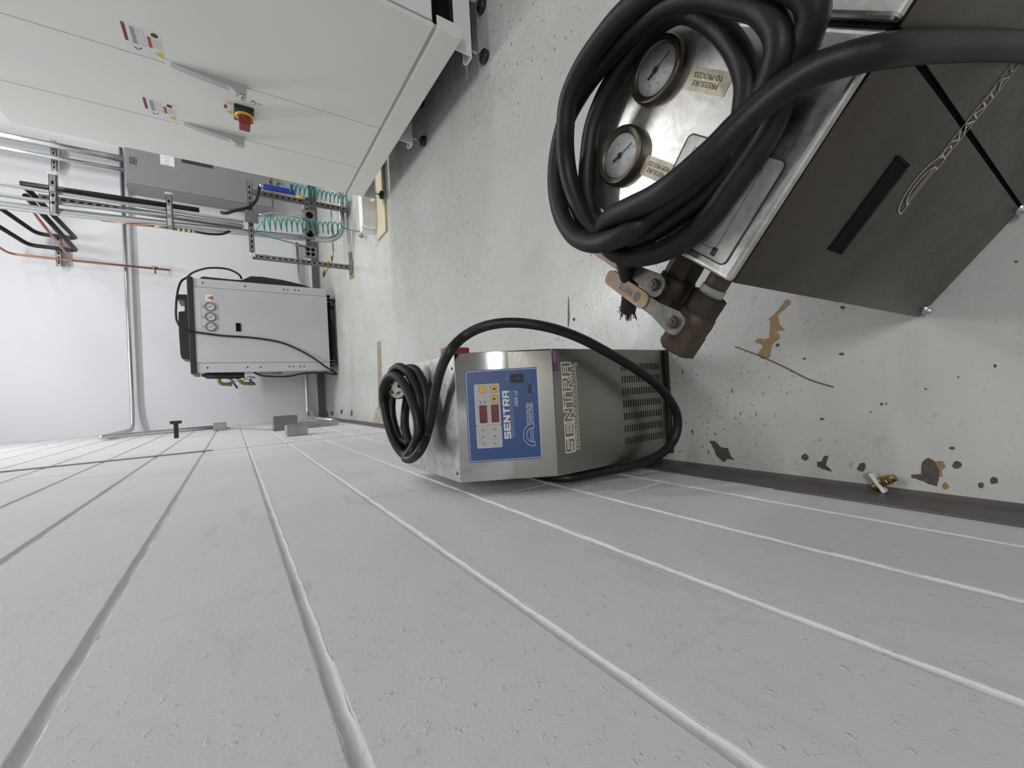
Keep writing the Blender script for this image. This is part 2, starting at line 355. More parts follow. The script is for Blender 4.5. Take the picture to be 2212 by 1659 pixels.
def text(mb, s, x0, y0, x1, y1, O, X, Y, Z, d, italic=0.0):
    """lettering fitted into a rectangle of the plane O,X,Y"""
    cu = bpy.data.curves.new('t', 'FONT'); cu.body = s; cu.size = 1; cu.shear = italic; cu.resolution_u = 2
    o = bpy.data.objects.new('t', cu); COL.objects.link(o); dg = bpy.context.evaluated_depsgraph_get()
    me = bpy.data.meshes.new_from_object(o.evaluated_get(dg))
    xs = [v.co.x for v in me.vertices]; ys = [v.co.y for v in me.vertices]; a, b, c, e = min(xs), max(xs), min(ys), max(ys)
    V = [mb.bm.verts.new(O + X * (x0 + (v.co.x - a) / (b - a) * (x1 - x0)) + Y * (y0 + (v.co.y - c) / (e - c) * (y1 - y0)) + Z * d) for v in me.vertices]
    for p in me.polygons:
        try: mb.bm.faces.new([V[i] for i in p.vertices])
        except ValueError: pass
    bpy.data.objects.remove(o); bpy.data.curves.remove(cu); bpy.data.meshes.remove(me); return mb
LET = {
 'S': ([(0, 0), (1, 0), (1, .62), (.27, .62), (.27, .77), (1, .77), (1, 1), (0, 1), (0, .39), (.73, .39), (.73, .23), (0, .23)], None),
 'E': ([(0, 0), (1, 0), (1, .23), (.28, .23), (.28, .39), (.95, .39), (.95, .61), (.28, .61), (.28, .77), (1, .77), (1, 1), (0, 1)], None),
 'N': ([(0, 0), (.26, 0), (.26, .58), (.72, 0), (1, 0), (1, 1), (.74, 1), (.74, .42), (.28, 1), (0, 1)], None),
 'T': ([(.36, 0), (.64, 0), (.64, .77), (1, .77), (1, 1), (0, 1), (0, .77), (.36, .77)], None),
 'R': ([(0, 0), (.28, 0), (.28, .34), (.46, .34), (.7, 0), (1.03, 0), (.79, .34), (1, .34), (1, 1), (0, 1)], [(.28, .55), (.73, .55), (.73, .79), (.28, .79)]),
 'A': ([(0, 0), (.28, 0), (.28, .34), (.72, .34), (.72, 0), (1, 0), (1, 1), (0, 1)], [(.28, .55), (.72, .55), (.72, .79), (.28, .79)]),
}
def block_word(mb, w, x0, y0, x1, y1, O, X, Y, Z, d, outline=None, gap=0.14):
    n = len(w); cw = (x1 - x0) / (n + gap * (n - 1)); h = y1 - y0
    for i, ch in enumerate(w):
        ox = x0 + i * cw * (1 + gap); loops = [[(ox + p[0] * cw, y0 + p[1] * h) for p in l] for l in LET[ch] if l]
        if outline:
            for l in loops: mb.stroke(l, outline, O, X, Y, Z, d, True)
        else: mb.flat(loops, O, X, Y, Z, d)
AX = (Vector((1, 0, 0)), Vector((0, 1, 0)), Vector((0, 0, 1)))

# ================================================================== the room
# --- left wall: painted concrete block, courses of 8 inches
wl = struct(MB().box((-0.2, -8.0, 0), (-0.03, 6.45, CEIL)).build('wall_left', 'wall'))
CH = 0.2032; BL = 0.4064; NC = 15
mm = MB()    # tooled mortar joints: nearly flush between block ends, hollowed between courses
SH = ((-0.0085, -0.0030), (-0.0066, 0.0002), (-0.0056, -0.0020), (-0.0040, -0.0046), (-0.0015, -0.0062), (0.0015, -0.0062), (0.0040, -0.0046), (0.0056, -0.0020), (0.0066, 0.0002), (0.0085, -0.0030))
def mortar_sheet(ya, yb):
    n = max(2, int((yb - ya) / 0.012)); rows = []
    for i in range(n + 1):
        y = ya + (yb - ya) * i / n; row = []
        for k in range(NC + 1):
            z = k * CH; w1 = 0.0007 * math.sin(y * 61 + k * 2.1) + 0.0005 * math.sin(y * 143 + k * 5) + random.uniform(-.0004, .0004); w2 = 0.0007 * math.sin(y * 53 + k * 3.7) + 0.0005 * math.sin(y * 171 + k) + random.uniform(-.0004, .0004)
            for dz, dx in SH:
                e = (w1 if dz < 0 else w2); row.append(mm.bm.verts.new((dx + (0.0009 * math.sin(y * 37 + k) if abs(dz) < .004 else 0), y, max(z + dz + e, 0))))
        rows.append(row)
    for p, q in zip(rows, rows[1:]):
        for j in range(len(p) - 1):
            f = mm.bm.faces.new((p[j], p[j + 1], q[j + 1], q[j])); f.smooth = True
mortar_sheet(-0.6, 2.8778 - 0.0035); mortar_sheet(2.8778 + 0.0035, 6.3)
fm = MB()
for k in range(NC):
    for ya, yb in ((-.6, 2.8743), (2.8813, 6.3)): fm.box((-.02, ya, k * CH + .0075), (-.0008, yb, (k + 1) * CH - .0075))
fm.build('end_joint_fill', 'mortar', wl)
fm = MB(); fm.box((-.02, 2.8743, 0), (-.0075, 2.8813, NC * CH)); fm.build('control_joint_caulk', 'mortar', wl)
MB().box((-.008, 2.8735, 1.18), (.0075, 2.882, NC * CH), .003).build('joint_strip', 'greyprint', wl); MB().box((-.008, 2.8735, .0), (.0035, 2.882, 1.179), .002).build('joint_strip', 'mortar', wl)  # strip along the joint, grey above and wall-coloured below
mm.build('mortar_joint', 'mortar', wl)
blockmesh = {}
def block_mesh(L):
    key = round(L, 3)
    if key not in blockmesh:
        b = MB(); hy = L / 2 - 0.0035; hz = CH / 2 - 0.0055; bz = 0.0022; by = 0.002
        # front face with rounded bed edges and slightly eased ends
        pz = [(-hz, -0.012), (-hz, -0.0024), (-hz + 0.0007, -0.0007), (-hz + bz, 0), (hz - bz, 0), (hz - 0.0007, -0.0007), (hz, -0.0024), (hz, -0.012)]
        cols = [(-hy, -0.0011), (-hy + by, 0), (hy - by, 0), (hy, -0.0011)]
        g = [[b.bm.verts.new((x + (cx if x > -0.01 else 0), y, z)) for (z, x) in pz] for (y, cx) in cols]
        for i in range(3):
            for j in range(len(pz) - 1): b.bm.faces.new((g[i][j], g[i + 1][j], g[i + 1][j + 1], g[i][j + 1]))
        b.bm.faces.new(g[0]); b.bm.faces.new(g[3][::-1])
        bmesh.ops.recalc_face_normals(b.bm, faces=b.bm.faces[:])
        me = bpy.data.meshes.new('concrete_block'); b.bm.to_mesh(me); b.bm.free(); me.materials.append(M['block'])
        fc = max(me.polygons, key=lambda p: p.area)
        if fc.normal.x < 0: me.flip_normals()
        blockmesh[key] = me
    return blockmesh[key]
CJ = 2.8778   # the straight control joint
for k in range(NC):
    first = 0.2430 if k % 2 == 1 else 0.4396
    cuts = [first - BL * 2]
    while cuts[-1] + BL < CJ - 0.02: cuts.append(cuts[-1] + BL)
    cuts.append(CJ)
    nxt = CJ + (BL if k % 2 == 0 else BL / 2)
    while nxt < 6.2: cuts.append(nxt); nxt += BL
    cuts.append(6.25)
    for a, b in zip(cuts, cuts[1:]):
        o = bpy.data.objects.new('concrete_block', block_mesh(b - a)); COL.objects.link(o)
        o.location = (random.uniform(-0.0006, 0.0006), (a + b) / 2, (k + 0.5) * CH); o.parent = wl
rest = MB()
rest.box((-0.03, -8.0, 0), (-0.001, -0.62, CEIL)); rest.box((-0.03, -0.62, NC * CH + 0.006), (-0.001, 6.3, CEIL))
o = stuff(rest.build('plain_blockwork', 'block', wl))
# --- other walls, floor, ceiling
struct(MB().box((-0.2, 6.25, 0), (11, 6.45, CEIL)).build('wall_back', 'drywall'))
struct(MB().box((-0.2, -8.2, 0), (11, -8.0, CEIL)).build('wall_front', 'darkwall'))
struct(MB().box((11, -8.2, 0), (11.2, 6.45, CEIL)).build('wall_right', 'darkwall'))
struct(MB().box((-0.2, -8.2, CEIL), (11.2, 6.45, CEIL + 0.15)).build('ceiling', 'ceil'))
fl = struct(MB().box((-0.2, -8.2, -0.15), (11.2, 6.45, 0)).build('floor', 'floor'))
b = MB()   # vinyl cove base
prf = [(0.0, 0.1016), (0.0035, 0.1016), (0.0042, 0.098), (0.0042, 0.018), (0.0062, 0.008), (0.0105, 0.0025), (0.0135, 0.0), (0, 0)]
b.prism([(p[0], p[1]) for p in prf], Vector((0.0005, -8, 0)), AX[0], AX[2], AX[1], 14.245)
struct(b.build('baseboard_left', 'base'))
b = MB(); b.prism([(-p[0], p[1]) for p in prf], Vector((0.014, 6.2495, 0)), AX[1], AX[2], AX[0], 10.9)
struct(b.build('baseboard_back', 'base'))

# --- chips, stains and a crack in the floor paint
def blob(pxs, z, name, material, jit=0.0):
    P = [onz(p, 0) for p in pxs]; c = sum(P, Vector()) / len(P); out = []
    for i, p in enumerate(P):
        q = P[(i + 1) % len(P)]
        for t in (0, 0.33, 0.66):
            v = p.lerp(q, t); out.append(v + (v - c) * random.uniform(-jit, jit))
    mb = MB(); mb.flat([[(v.x, v.y) for v in out]], Vector((0, 0, 0)), *AX, z); return mb.build(name, material, fl)
def rblob(px, rx, ry, name='paint_chip', material='chip', z=0.0004, n=9):
    blob([(px[0] + rx * math.cos(2 * math.pi * i / n) * random.uniform(.6, 1.15), px[1] + ry * math.sin(2 * math.pi * i / n) * random.uniform(.6, 1.15)) for i in range(n)], z, name, material, 0.06)
blob([(1532, 952), (1545, 953), (1558, 966), (1573, 968), (1579, 985), (1588, 994), (1572, 991), (1564, 998), (1548, 985), (1541, 968)], 0.0004, 'paint_chip', 'chip', .03)
blob([(1780, 985), (1790, 984), (1786, 998), (1784, 1004), (1794, 1013), (1798, 1019), (1780, 1014), (1766, 1008), (1765, 998), (1775, 996)], 0.0004, 'paint_chip', 'chip', .03)
rblob((1738, 988), 10, 8); rblob((1862, 1009), 13, 10)
blob([(1992, 998), (2006, 988), (2018, 995), (2028, 1012), (2030, 1030), (2024, 1050), (2008, 1046), (1995, 1040), (1970, 1032), (1968, 1025), (1990, 1024), (1990, 1010)], 0.0004, 'paint_chip', 'chip', .03)
blob([(2014, 996), (2036, 996), (2044, 1008), (2034, 1017), (2037, 1030), (2029, 1030), (2026, 1012)], 0.0003, 'rust_spot', 'rust', .04)
rblob((2042, 1051), 9, 10, 'rust_spot', 'rust'); rblob((2067, 1005), 11, 9); rblob((2148, 1037), 12, 9); rblob((2119, 1049), 9, 7); rblob((2058, 968), 7, 4)
blob([(1634, 768), (1648, 748), (1631, 737), (1636, 731), (1660, 732), (1662, 715), (1664, 695), (1660, 690), (1678, 672), (1695, 650), (1709, 647), (1706, 660), (1690, 671), (1680, 682), (1684, 700), (1696, 714), (1680, 716), (1686, 730), (1668, 745), (1664, 772), (1650, 775)], 0.0003, 'rust_stain', 'rust', .06)
blob([(814, 738), (823, 737), (825, 800), (827, 880), (817, 884), (816, 800)], 0.0003, 'rust_strip', 'ruststrip', .01)
blob([(1227, 641), (1229, 641), (1231, 685), (1229, 706), (1226, 706)], 0.0003, 'floor_crack', 'crack', 0)
for p in ((1818, 765), (1885, 665), (2195, 565), (1820, 664), (1738, 775), (1680, 745), (1905, 873), (1775, 905), (2150, 790), (1240, 690)): rblob(p, random.uniform(3, 7), random.uniform(2, 5))
for p in ((1915, 872), (2070, 815), (2000, 840), (1880, 890)): rblob(p, 4, 3, 'rust_spot', 'rust')
rblob((705, 895), 4, 9); rblob((718, 893), 3, 6); rblob((760, 893), 2.5, 9); rblob((738, 889), 3, 7)

blob([(812, 880), (828, 880), (834, 905), (826, 918), (806, 912)], 0.0003, 'rust_strip', 'rustfaint', .03)
blob([(752, 545), (761, 543), (766, 600), (756, 604)], 0.0003, 'rust_strip', 'rust', .03)
# --- ceiling lamps (they light the room)
for i, (x, y, p, lab) in enumerate(LAMPS):
    t = thing('ceiling_light', lab, 'ceiling light', (x, y, CEIL), 'ceiling strip lights')
    MB().box((x - 0.62, y - 0.09, CEIL - 0.07), (x + 0.62, y + 0.09, CEIL), 0.005).build('housing', 'white_enamel2', t)
    MB().box((x - 0.6, y - 0.07, CEIL - 0.085), (x + 0.6, y + 0.07, CEIL - 0.071), 0.004).build('lens', 'lamp', t)
    ld = bpy.data.lights.new('lamp_tube', 'AREA'); ld.shape = 'RECTANGLE'; ld.size = 1.2; ld.size_y = 0.14; ld.energy = p; ld.color = (0.985, 0.99, 1.0)
    lo = bpy.data.objects.new('lamp_tube', ld); COL.objects.link(lo); lo.location = (x, y, CEIL - 0.09); attach(lo, t)

# ================================================================== temperature controller with blue control plate
X0, X1 = 0.036, 0.343; YF, YB = 0.770, 1.244; ZB, ZK, ZT = 0.010, 0.438, 0.640; YT = 0.889
tc = thing('temperature_controller', 'stainless temperature controller with blue control plate against the block wall', 'controller', ((X0 + X1) / 2, 1.0, 0))
b = MB(); b.prism([(YF + .003, ZB), (YF + .003, ZK - .001), (YT + .001, ZT - .003), (YB - .003, ZT - .003), (YB - .003, ZB)], Vector((X0 + .003, 0, 0)), AX[1], AX[2], AX[0], X1 - X0 - .006)
b.build('inner_case', 'steel_low', tc)
MB().box((X0, YF - .012, 0), (X1, YB, ZB), .002).build('base_plate', 'iron', tc)
MB().box((X0, YF, ZB + .002), (X1, YF + .003, ZK - .002), .001).build('front_panel', 'steel_low', tc)
KP = Vector((X0, YF + .005, ZK)); TD = Vector((0, 0.115, 0.202)); SL = TD.length; TD.normalize(); ND = Vector((0, -TD.z, TD.y)); XR = Vector((1, 0, 0))
uax = (KP, XR, TD, ND)
MB().box((0, 0, -.003), (X1 - X0, SL, 0), .001, 2, uax).build('control_panel_face', 'steel', tc)
MB().box((X0, YT, ZT - .003), (X1, 1.024, ZT), .001).build('lid', 'steel_top', tc)
MB().box((X0, 1.0262, ZT - .003), (X1, YB, ZT), .001).build('lid', 'steel_top', tc)
for x in (X0, X1 - .003):
    b = MB(); b.prism([(YF + .004, ZB + .002), (YF + .004, ZK - .002), (YT + .003, ZT - .004), (YB, ZT - .004), (YB, ZB + .002)], Vector((x, 0, 0)), AX[1], AX[2], AX[0], .003); b.build('side_panel', 'steel_low', tc)
for x, y in ((X0 + .02, .904), (X1 - .035, .904), (X0 + .10, 1.06), (X1 - .09, .93)):
    MB().lathe([(0, .0015), (.003, .0014), (.0042, 0)], (x, y, ZT), (0, 0, 1), 12).build('screw', 'iron', tc)
MB().box((X0 + .012, 1.13, ZT), (X0 + .045, 1.2, ZT + .0006)).build('data_label', 'greypanel', tc)
MB().box((X1, .93, .575), (X1 + .02, .965, .64), .003).build('red_bracket', 'redplastic', tc)
cp = MB(); cp.prism(rrect(.0455, .033, .2645, .209, .006), KP, XR, TD, ND, .0008); cp = cp.build('control_plate', 'blueplate', tc)
def cpp(name, material, fn):
    mb = MB(); fn(mb); return mb.build(name, material, cp)
UV = (KP, XR, TD, ND)
cpp('border_line', 'white', lambda q: q.stroke(rrect(.0485, .036, .2615, .206, .0045), .0011, *UV, .0010, True))
def pan(q, x0, y0, x1, y1): q.prism(rrect(x0, y0, x1, y1, .003), KP + ND * .0008, XR, TD, ND, .0004)
dp = cpp('display_panel', 'greypanel', lambda q: pan(q, .1335, .1295, .2295, .1878)); sp_ = cpp('status_panel', 'greypanel', lambda q: pan(q, .0790, .129, .1308, .1877))
cpp('panel_outline', 'white', lambda q: (q.stroke(rrect(.1333, .1293, .2297, .188, .003), .0009, *UV, .0013, True), q.stroke(rrect(.0788, .1288, .131, .1879, .003), .0009, *UV, .0013, True)))
for (x0, y0, x1, y1) in ((.1378, .1606, .1798, .1788), (.1381, .1326, .1801, .1508)):
    dsp = cpp('display_window', 'display', lambda q: q.box((x0, y0, .0012), (x1, y1, .0018), .0002, 1, UV))
    def segs(q):
        for i in range(3):
            for j in range(2):
                cx = x0 + .009 + i * .0105; cy = y0 + .0035 + j * .0058
                q.stroke([(cx, cy), (cx + .006, cy), (cx + .006, cy + .005), (cx, cy + .005)], .0007, *UV, .0019, True)
    cpp('display_segments', 'displayseg', segs)
for k, (x0, y0, x1, y1) in enumerate(((.2093, .1617, .2264, .177), (.2095, .1342, .2261, .1491), (.1852, .1338, .2018, .1489))):
    cpp('push_key', 'yellow', lambda q: q.prism(rrect(x0, y0, x1, y1, .0025), KP + ND * .0012, XR, TD, ND, .0006))
    cpp('key_rim', 'navy', lambda q: q.stroke(rrect(x0, y0, x1, y1, .0025), .0007, *UV, .0019, True))
    cx, cy = (x0 + x1) / 2, (y0 + y1) / 2
    if k == 0: cpp('key_mark', 'brass', lambda q: text(q, 'SELECT', x0 + .002, cy - .002, x1 - .002, cy + .002, *UV, .0019))
    else: cpp('key_mark', 'navy', lambda q: q.flat([[(cx - .004, cy - .0035 * (1 if k == 1 else -1)), (cx + .004, cy - .0035 * (1 if k == 1 else -1)), (cx, cy + .004 * (1 if k == 1 else -1))]], *UV, .0019))
for (x, y) in ((.1868, .1746), (.1867, .1642), (.1214, .173), (.1048, .1735), (.0883, .1733), (.1214, .1453), (.1047, .1454), (.088, .1454)):
    cpp('indicator_lamp', 'blackprint', lambda q: q.lathe([(0, .0016), (.0012, .0014), (.0016, 0)], KP + XR * x + TD * y + ND * .0012, ND, 10))
def smalltext(q):
    text(q, 'TO PROCESS', .139, .1815, .178, .1845, *UV, .0014); text(q, 'SETPOINT', .142, .1540, .176, .1568, *UV, .0014)
    text(q, 'STATUS', .092, .180, .118, .1835, *UV, .0014)
    for (x, y, t) in ((.1214, .167, 'HEAT'), (.1048, .167, 'PUMP'), (.0883, .167, 'POWER'), (.1214, .139, 'VENT'), (.1047, .139, 'COOL'), (.088, .139, 'FLOW')): text(q, t, x - .005, y - .001, x + .005, y + .001, *UV, .0014)
    text(q, 'F', .191, .1745, .193, .178, *UV, .0014); text(q, 'C', .191, .164, .193, .1675, *UV, .0014)
stuff(cpp('small_lettering', 'greyprint', smalltext))
cpp('name_lettering', 'sticker', lambda q: block_word(q, 'SENTRA', .097, .1065, .2115, .1225, *UV, .0012))
def sub(q):
    text(q, 'TEMPERATURE CONTROLLER', .098, .1000, .2115, .1035, *UV, .0012); q.stroke([(.098, .0982), (.2115, .0982)], .0006, *UV, .0012)
    q.stroke([(.098, .1048), (.2115, .1048)], .0005, *UV, .0012); text(q, 'UNIT', .236, .1105, .2445, .114, *UV, .0012); text(q, 'ON/OFF', .233, .1055, .248, .109, *UV, .0012)
    text(q, 'RS-485', .206, .045, .221, .0475, *UV, .0012)
cpp('subtitle_lettering', 'lightblue', sub)
cpp('model_lettering', 'sticker', lambda q: text(q, '2000 LE', .172, .0855, .2115, .0945, *UV, .0012, 0.25))
def adv_logo(q, x0, y0, s, lw, ax, d, fill):
    """round-shouldered A with a bar running out over the rest of the name; x0,y0 left foot of the A, s = height of the A"""
    def arch(cx, cy, rx, ry, a0, a1, n=26): return [(cx + rx * math.cos(math.radians(a0 + (a1 - a0) * i / n)), cy + ry * math.sin(math.radians(a0 + (a1 - a0) * i / n))) for i in range(n + 1)]
    cx = x0 + s * .95; cy = y0 + s * .18
    outer = arch(cx, cy, s * .95, s * .82, 192, -12); inner = arch(cx, cy, s * .62, s * .52, -16, 196)
    q.stroke(outer + inner, lw, *ax, d, True)
    q.stroke([(cx - s * .58, cy + s * .16), (cx + s * .60, cy + s * .16)], lw, *ax, d); q.stroke([(cx - s * .6, cy - s * .02), (cx + s * .6, cy - s * .02)], lw, *ax, d)
    L = fill; xs = cx + s * .80; q.stroke([(xs, cy + s * .42), (xs + L, cy + s * .42), (xs + L, cy - s * .12), (xs + s * .12, cy - s * .12)], lw, *ax, d)
    text(q, 'DVANTAGE', xs + s * .12, cy - s * .05, xs + L - s * .06, cy + s * .34, *ax, d)
cpp('maker_lettering', 'sticker', lambda q: adv_logo(q, .0765, .0495, .0275, .0010, UV, .0012, .0535))
sw = cpp('rocker_switch', 'blackplastic', lambda q: (q.box((.2298, .0696, .0008), (.2499, .1018, .004), .001, 2, UV), q.box((.2335, .0745, .004), (.2462, .0968, .0065), .0015, 2, UV)))
cpp('data_port', 'blackplastic', lambda q: q.prism([(.204, .0525), (.2235, .0525), (.2255, .056), (.2235, .0595), (.204, .0595), (.202, .056)], KP + ND * .0008, XR, TD, ND, .004))
for x in (.1996, .2279): cpp('port_screw', 'zinc', lambda q: q.lathe([(0, .003), (.002, .0028), (.0024, 0)], KP + XR * x + TD * .056 + ND * .0008, ND, 6))
FR = (Vector((0, YF, 0)), XR, AX[2], Vector((0, -1, 0)))
b = MB(); block_word(b, 'SENTRA', .0885, .382, .3085, .4115, *FR,   .0006, .0027, .1); b.build('name_outline_lettering', 'cream', tc)
b = MB(); text(b, 'TEMPERATURE CONTROLLER', .0905, .3690, .3075, .3765, *FR, .0006); b.stroke([(.090, .3655), (.3085, .3655)], .0016, *FR, .0006); b.stroke([(.090, .379), (.3085, .379)], .0012, *FR, .0006)
text(b, 'TM', .298, .3575, .308, .3625, *FR, .0006); b.build('subtitle_lettering', 'cream', tc)
b = MB(); b.box((.2885, YF - .0006, .4185), (.3395, YF, .4365)); st = b.build('origin_sticker', 'purple', tc)
b = MB(); b.box((.3085, YF - .0012, .4255), (.3385, YF - .0007, .436)); b.build('flag_patch', 'pink', st)
b = MB(); text(b, 'AMERICA', .2905, .4192, .338, .4242, *FR, .0014); text(b, 'MADE IN', .2895, .4275, .306, .4325, *FR, .0014); b.build('sticker_lettering', 'lightblue', st)
b = MB()
for r in range(7):
    xc = .2945 - r * (.2945 - .0918) / 6
    for c in range(17):
        z = .194 - c * (.194 - .0365) / 16; b.box((xc - .0095, YF - .0005, z - .0016), (xc + .0095, YF + .002, z + .0016))
stuff(b.build('vent_slots', 'inner', tc))
# --- its power cord: coil on the lid, a long loop over the right side, back along the wall
def P2(px, y): return ony(px, y)
cr = .0118
cord = []
def coil_loop(c, a, bb, phi0, turns, lift, tilt):
    out = []; n = int(turns * 14)
    for i in range(n + 1):
        t = i / n; an = phi0 + 2 * math.pi * turns * t
        p = Vector((a * math.cos(an), bb * math.sin(an), 0)); p.z = tilt * (p.y / bb) + lift * t
        w = 1 + .07 * math.sin(5.3 * t * turns + 1.0)
        out.append(Vector(c) + Vector((p.x * w, p.y * w, p.z)))
    return out
def ringpt(x, y, k): return ony((x, y), (1.035 + (920 - x) / 95 * .165) * k)
coil = [ringpt(x, y, 1.0) for x, y in ((885, 960), (862, 945), (848, 905), (846, 865), (855, 825), (868, 804), (880, 797), (892, 796), (902, 803), (911, 820), (917, 842), (920, 868), (919, 898), (914, 930), (904, 957), (888, 976), (870, 972), (855, 946), (845, 910), (839, 868))]
coil += [ringpt(x, y, .98) for x, y in ((840, 830), (847, 804), (861, 793), (875, 799), (888, 815), (898, 838), (905, 868), (907, 903), (903, 937), (892, 965), (876, 982), (860, 968), (846, 940), (835, 903), (828, 865))]
coil += [ringpt(x, y, .955) for x, y in ((828, 838), (837, 818), (850, 811), (863, 818), (875, 835), (886, 857), (896, 884), (902, 910), (902, 938), (894, 962))]
coil += [ringpt(x, y, .945) for x, y in ((884, 979), (876, 989))]
coil += [None, None]
tail = [P2((890, 990), 1.02), P2((908, 972), .985), onz((922, 940), .668), onz((932, 895), .666), onz((940, 850), .667), onz((950, 806), .670), onz((968, 764), .674), P2((1002, 727), .850), P2((1050, 704), .812), P2((1110, 697), .775), P2((1180, 706), .735), P2((1245, 727), .712), P2((1310, 760), .70), P2((1380, 802), .695), P2((1432, 845), .695), P2((1462, 895), .70), P2((1458, 945), .71), P2((1425, 982), .722), P2((1370, 1004), .742), onx((1300, 1018), .022), onx((1222, 1032), .018)]
e = tail[-1]
tail += [Vector((.0165, e.y + .10, e.z + .02)), Vector((.0165, 1.1, e.z)), Vector((.0165, 1.25, e.z - .1)), Vector((.05, 1.29, e.z - .16)), Vector((.15, 1.28, e.z - .18)), Vector((.19, 1.247, e.z - .18))]
pc = thing('power_cord', 'thick black power cord coiled on the blue-plated controller with a grey-faced plug', 'power cord', (.19, 1.1, ZT))
cpts = smooth_pts(coil[:-2] + tail, 7)
for p in cpts:
    if .885 < p.y < 1.25 and X0 < p.x < X1 and .55 < p.z < ZT + cr + .0006: p.z = ZT + cr + .0006   # rests on the lid
MB().tube(cpts, cr, 14).build('cable', 'rubber', pc)
pd = Vector((-.10, -.55, .83)).normalized(); pp = ony((861, 838), 1.135); pu = XR - pd * XR.dot(pd); pu.normalize(); pv = pd.cross(pu)
b = MB(); b.lathe([(0, -.05), (.014, -.05), (.02, -.045), (.027, -.03), (.029, -.012), (.031, -.010), (.031, .004), (.0305, .008), (.028, .008)], pp, pd, 28); b.build('plug_body', 'rubber', pc)
b = MB(); b.lathe([(0, .009), (.028, .009), (.0285, .006)], pp, pd, 28); pf = b.build('plug_face', 'plasticwhite', pc)
for an in (0.6, 2.2, 3.8, 5.1):
    c_ = pp + (pu * math.cos(an) + pv * math.sin(an)) * .016
    tt = (-pu * math.sin(an) + pv * math.cos(an)); rr_ = (pu * math.cos(an) + pv * math.sin(an))
    MB().box((-.005, -.0009, 0), (.005, .0009, .014), 0, 1, (c_ + pd * .009, tt, rr_, pd)).build('blade', 'brass', pf)
MB().tube(smooth_pts([pp - pd * .045, coil[0] + Vector((.06, .03, .0)), coil[0]], 8), cr, 12).build('cable_end', 'rubber', pc)

# ================================================================== second controller, close to the camera, turned away
E2 = Vector((.767, -.642, 0)).normalized(); E1 = Vector((.642, .767, 0)).normalized(); EZ = Vector((0, 0, 1)); PB = Vector((.342, .212, 0)); HT = .677; WD = .277
u2 = (PB, E2, E1, EZ)
g2 = thing('temperature_controller', 'worn steel controller with two pressure gauges and a dark slot, nearest the camera', 'controller', PB + E2 * .2 + E1 * .14)
MB().box((.004, .004, .012), (.355, WD - .004, HT - .006), 0, 1, u2).build('inner_case', 'inner', g2)
MB().box((0, 0, .012), (.1985, .0028, HT - .012), .0012, 2, u2).build('side_panel', 'steel_old_shaded', g2)
MB().box((0, WD - .0028, .012), (.1985, WD, HT - .012), .0012, 2, u2).build('side_panel', 'steel_old_shaded', g2)
MB().box((0, .003, .012), (.0028, WD - .003, HT - .012), .0012, 2, u2).build('back_panel', 'steel_old_shaded', g2)
def lid(x0, x1):   # folded lid with a short downturned rim
    q = MB(); q.box((x0, 0, HT - .011), (x1, WD, HT), .0045, 3, u2); return q
gt = lid(0, .1985).build('gauge_lid', 'steel_top', g2)
lid(.2035, .355).build('lid', 'steel_top', g2)
for y in (0, WD - .0028):
    q = MB(); q.prism([(.2035, .012), (.2035, HT - .012), (.352, HT - .012), (.462, .462), (.462, .012)], PB + E1 * y, E2, EZ, E1, .0028); q.build('side_panel', 'steel_old_shaded', g2)
q = MB(); q.prism([(.352, HT - .004), (.357, HT), (.470, .465), (.470, .012), (.462, .012), (.462, .46)], PB, E2, EZ, E1, WD); q.build('front_panel', 'steel_low', g2)
MB().box((0.002, .002, 0), (.468, WD - .002, .012), .002, 2, u2).build('base_plate', 'iron', g2)
SD = (PB, E2, EZ, -E1)
b = MB(); b.box((.056, .497, -.0005), (.1485, .5305, .0006), 0, 1, SD); sl = b.build('hand_slot', 'inner', g2)
b = MB(); b.stroke([(.0555, .4965), (.149, .4965), (.149, .531), (.0555, .531)], .003, *SD, .0014, True); b.build('slot_rim', 'inner', sl)
for x in (.017, .199):
    b = MB(); b.lathe([(0, .012), (.004, .0115), (.006, .009), (.0065, .004), (.0085, .003), (.0085, 0)], PB + E2 * x + EZ * .022, -E1, 12); b.build('side_bolt', 'zinc', g2)
b = MB(); adv_logo(b, .1135, .4255, .0315, .0014, SD, .0009, .105); b.build('maker_lettering', 'creamdim', g2)
# lid print: control overlay, gauge labels
TP = (PB + EZ * HT, E1, -E2, EZ)   # reading direction E1, top of the letters towards -E2
b = MB(); b.prism([(p[0], -p[1]) for p in rrect(.013, .011, .125, .105, .006)], PB + EZ * HT, E1, -E2, EZ, .0005)
ovl = b.build('control_overlay', 'overlay', g2)
b = MB(); b.stroke([(p[0], -p[1]) for p in rrect(.0125, .0105, .1255, .1055, .006)], .0014, *TP, .0008, True)
b.stroke([(.030, -.02), (.030, -.095), (.112, -.095), (.112, -.02)], .0005, *TP, .0008, True); b.flat([[(.027, -.014), (.033, -.014), (.033, -.022), (.027, -.022)]], *TP, .0008)
b.build('overlay_lines', 'blackprint', ovl)
for (a0, a1, c0, c1, l1, l2) in ((.108, .161, -.160, -.140, 'PRESSURE', 'TO PROCESS'), (.118, .168, -.075, -.054, 'PRESSURE', 'FROM PROCESS')):
    b = MB(); b.prism(rrect(a0, c0, a1, c1, .0015), PB + EZ * HT, E1, -E2, EZ, .0004); lb = b.build('gauge_label', 'oldlabel', g2)
    b = MB(); md = (c0 + c1) / 2; text(b, l1, a0 + .012, md + .0008, a1 - .008, md + .0055, *TP, .0007); text(b, l2, a0 + .010, md - .0058, a1 - .006, md - .0012, *TP, .0007); b.build('label_lettering', 'blackprint', lb)
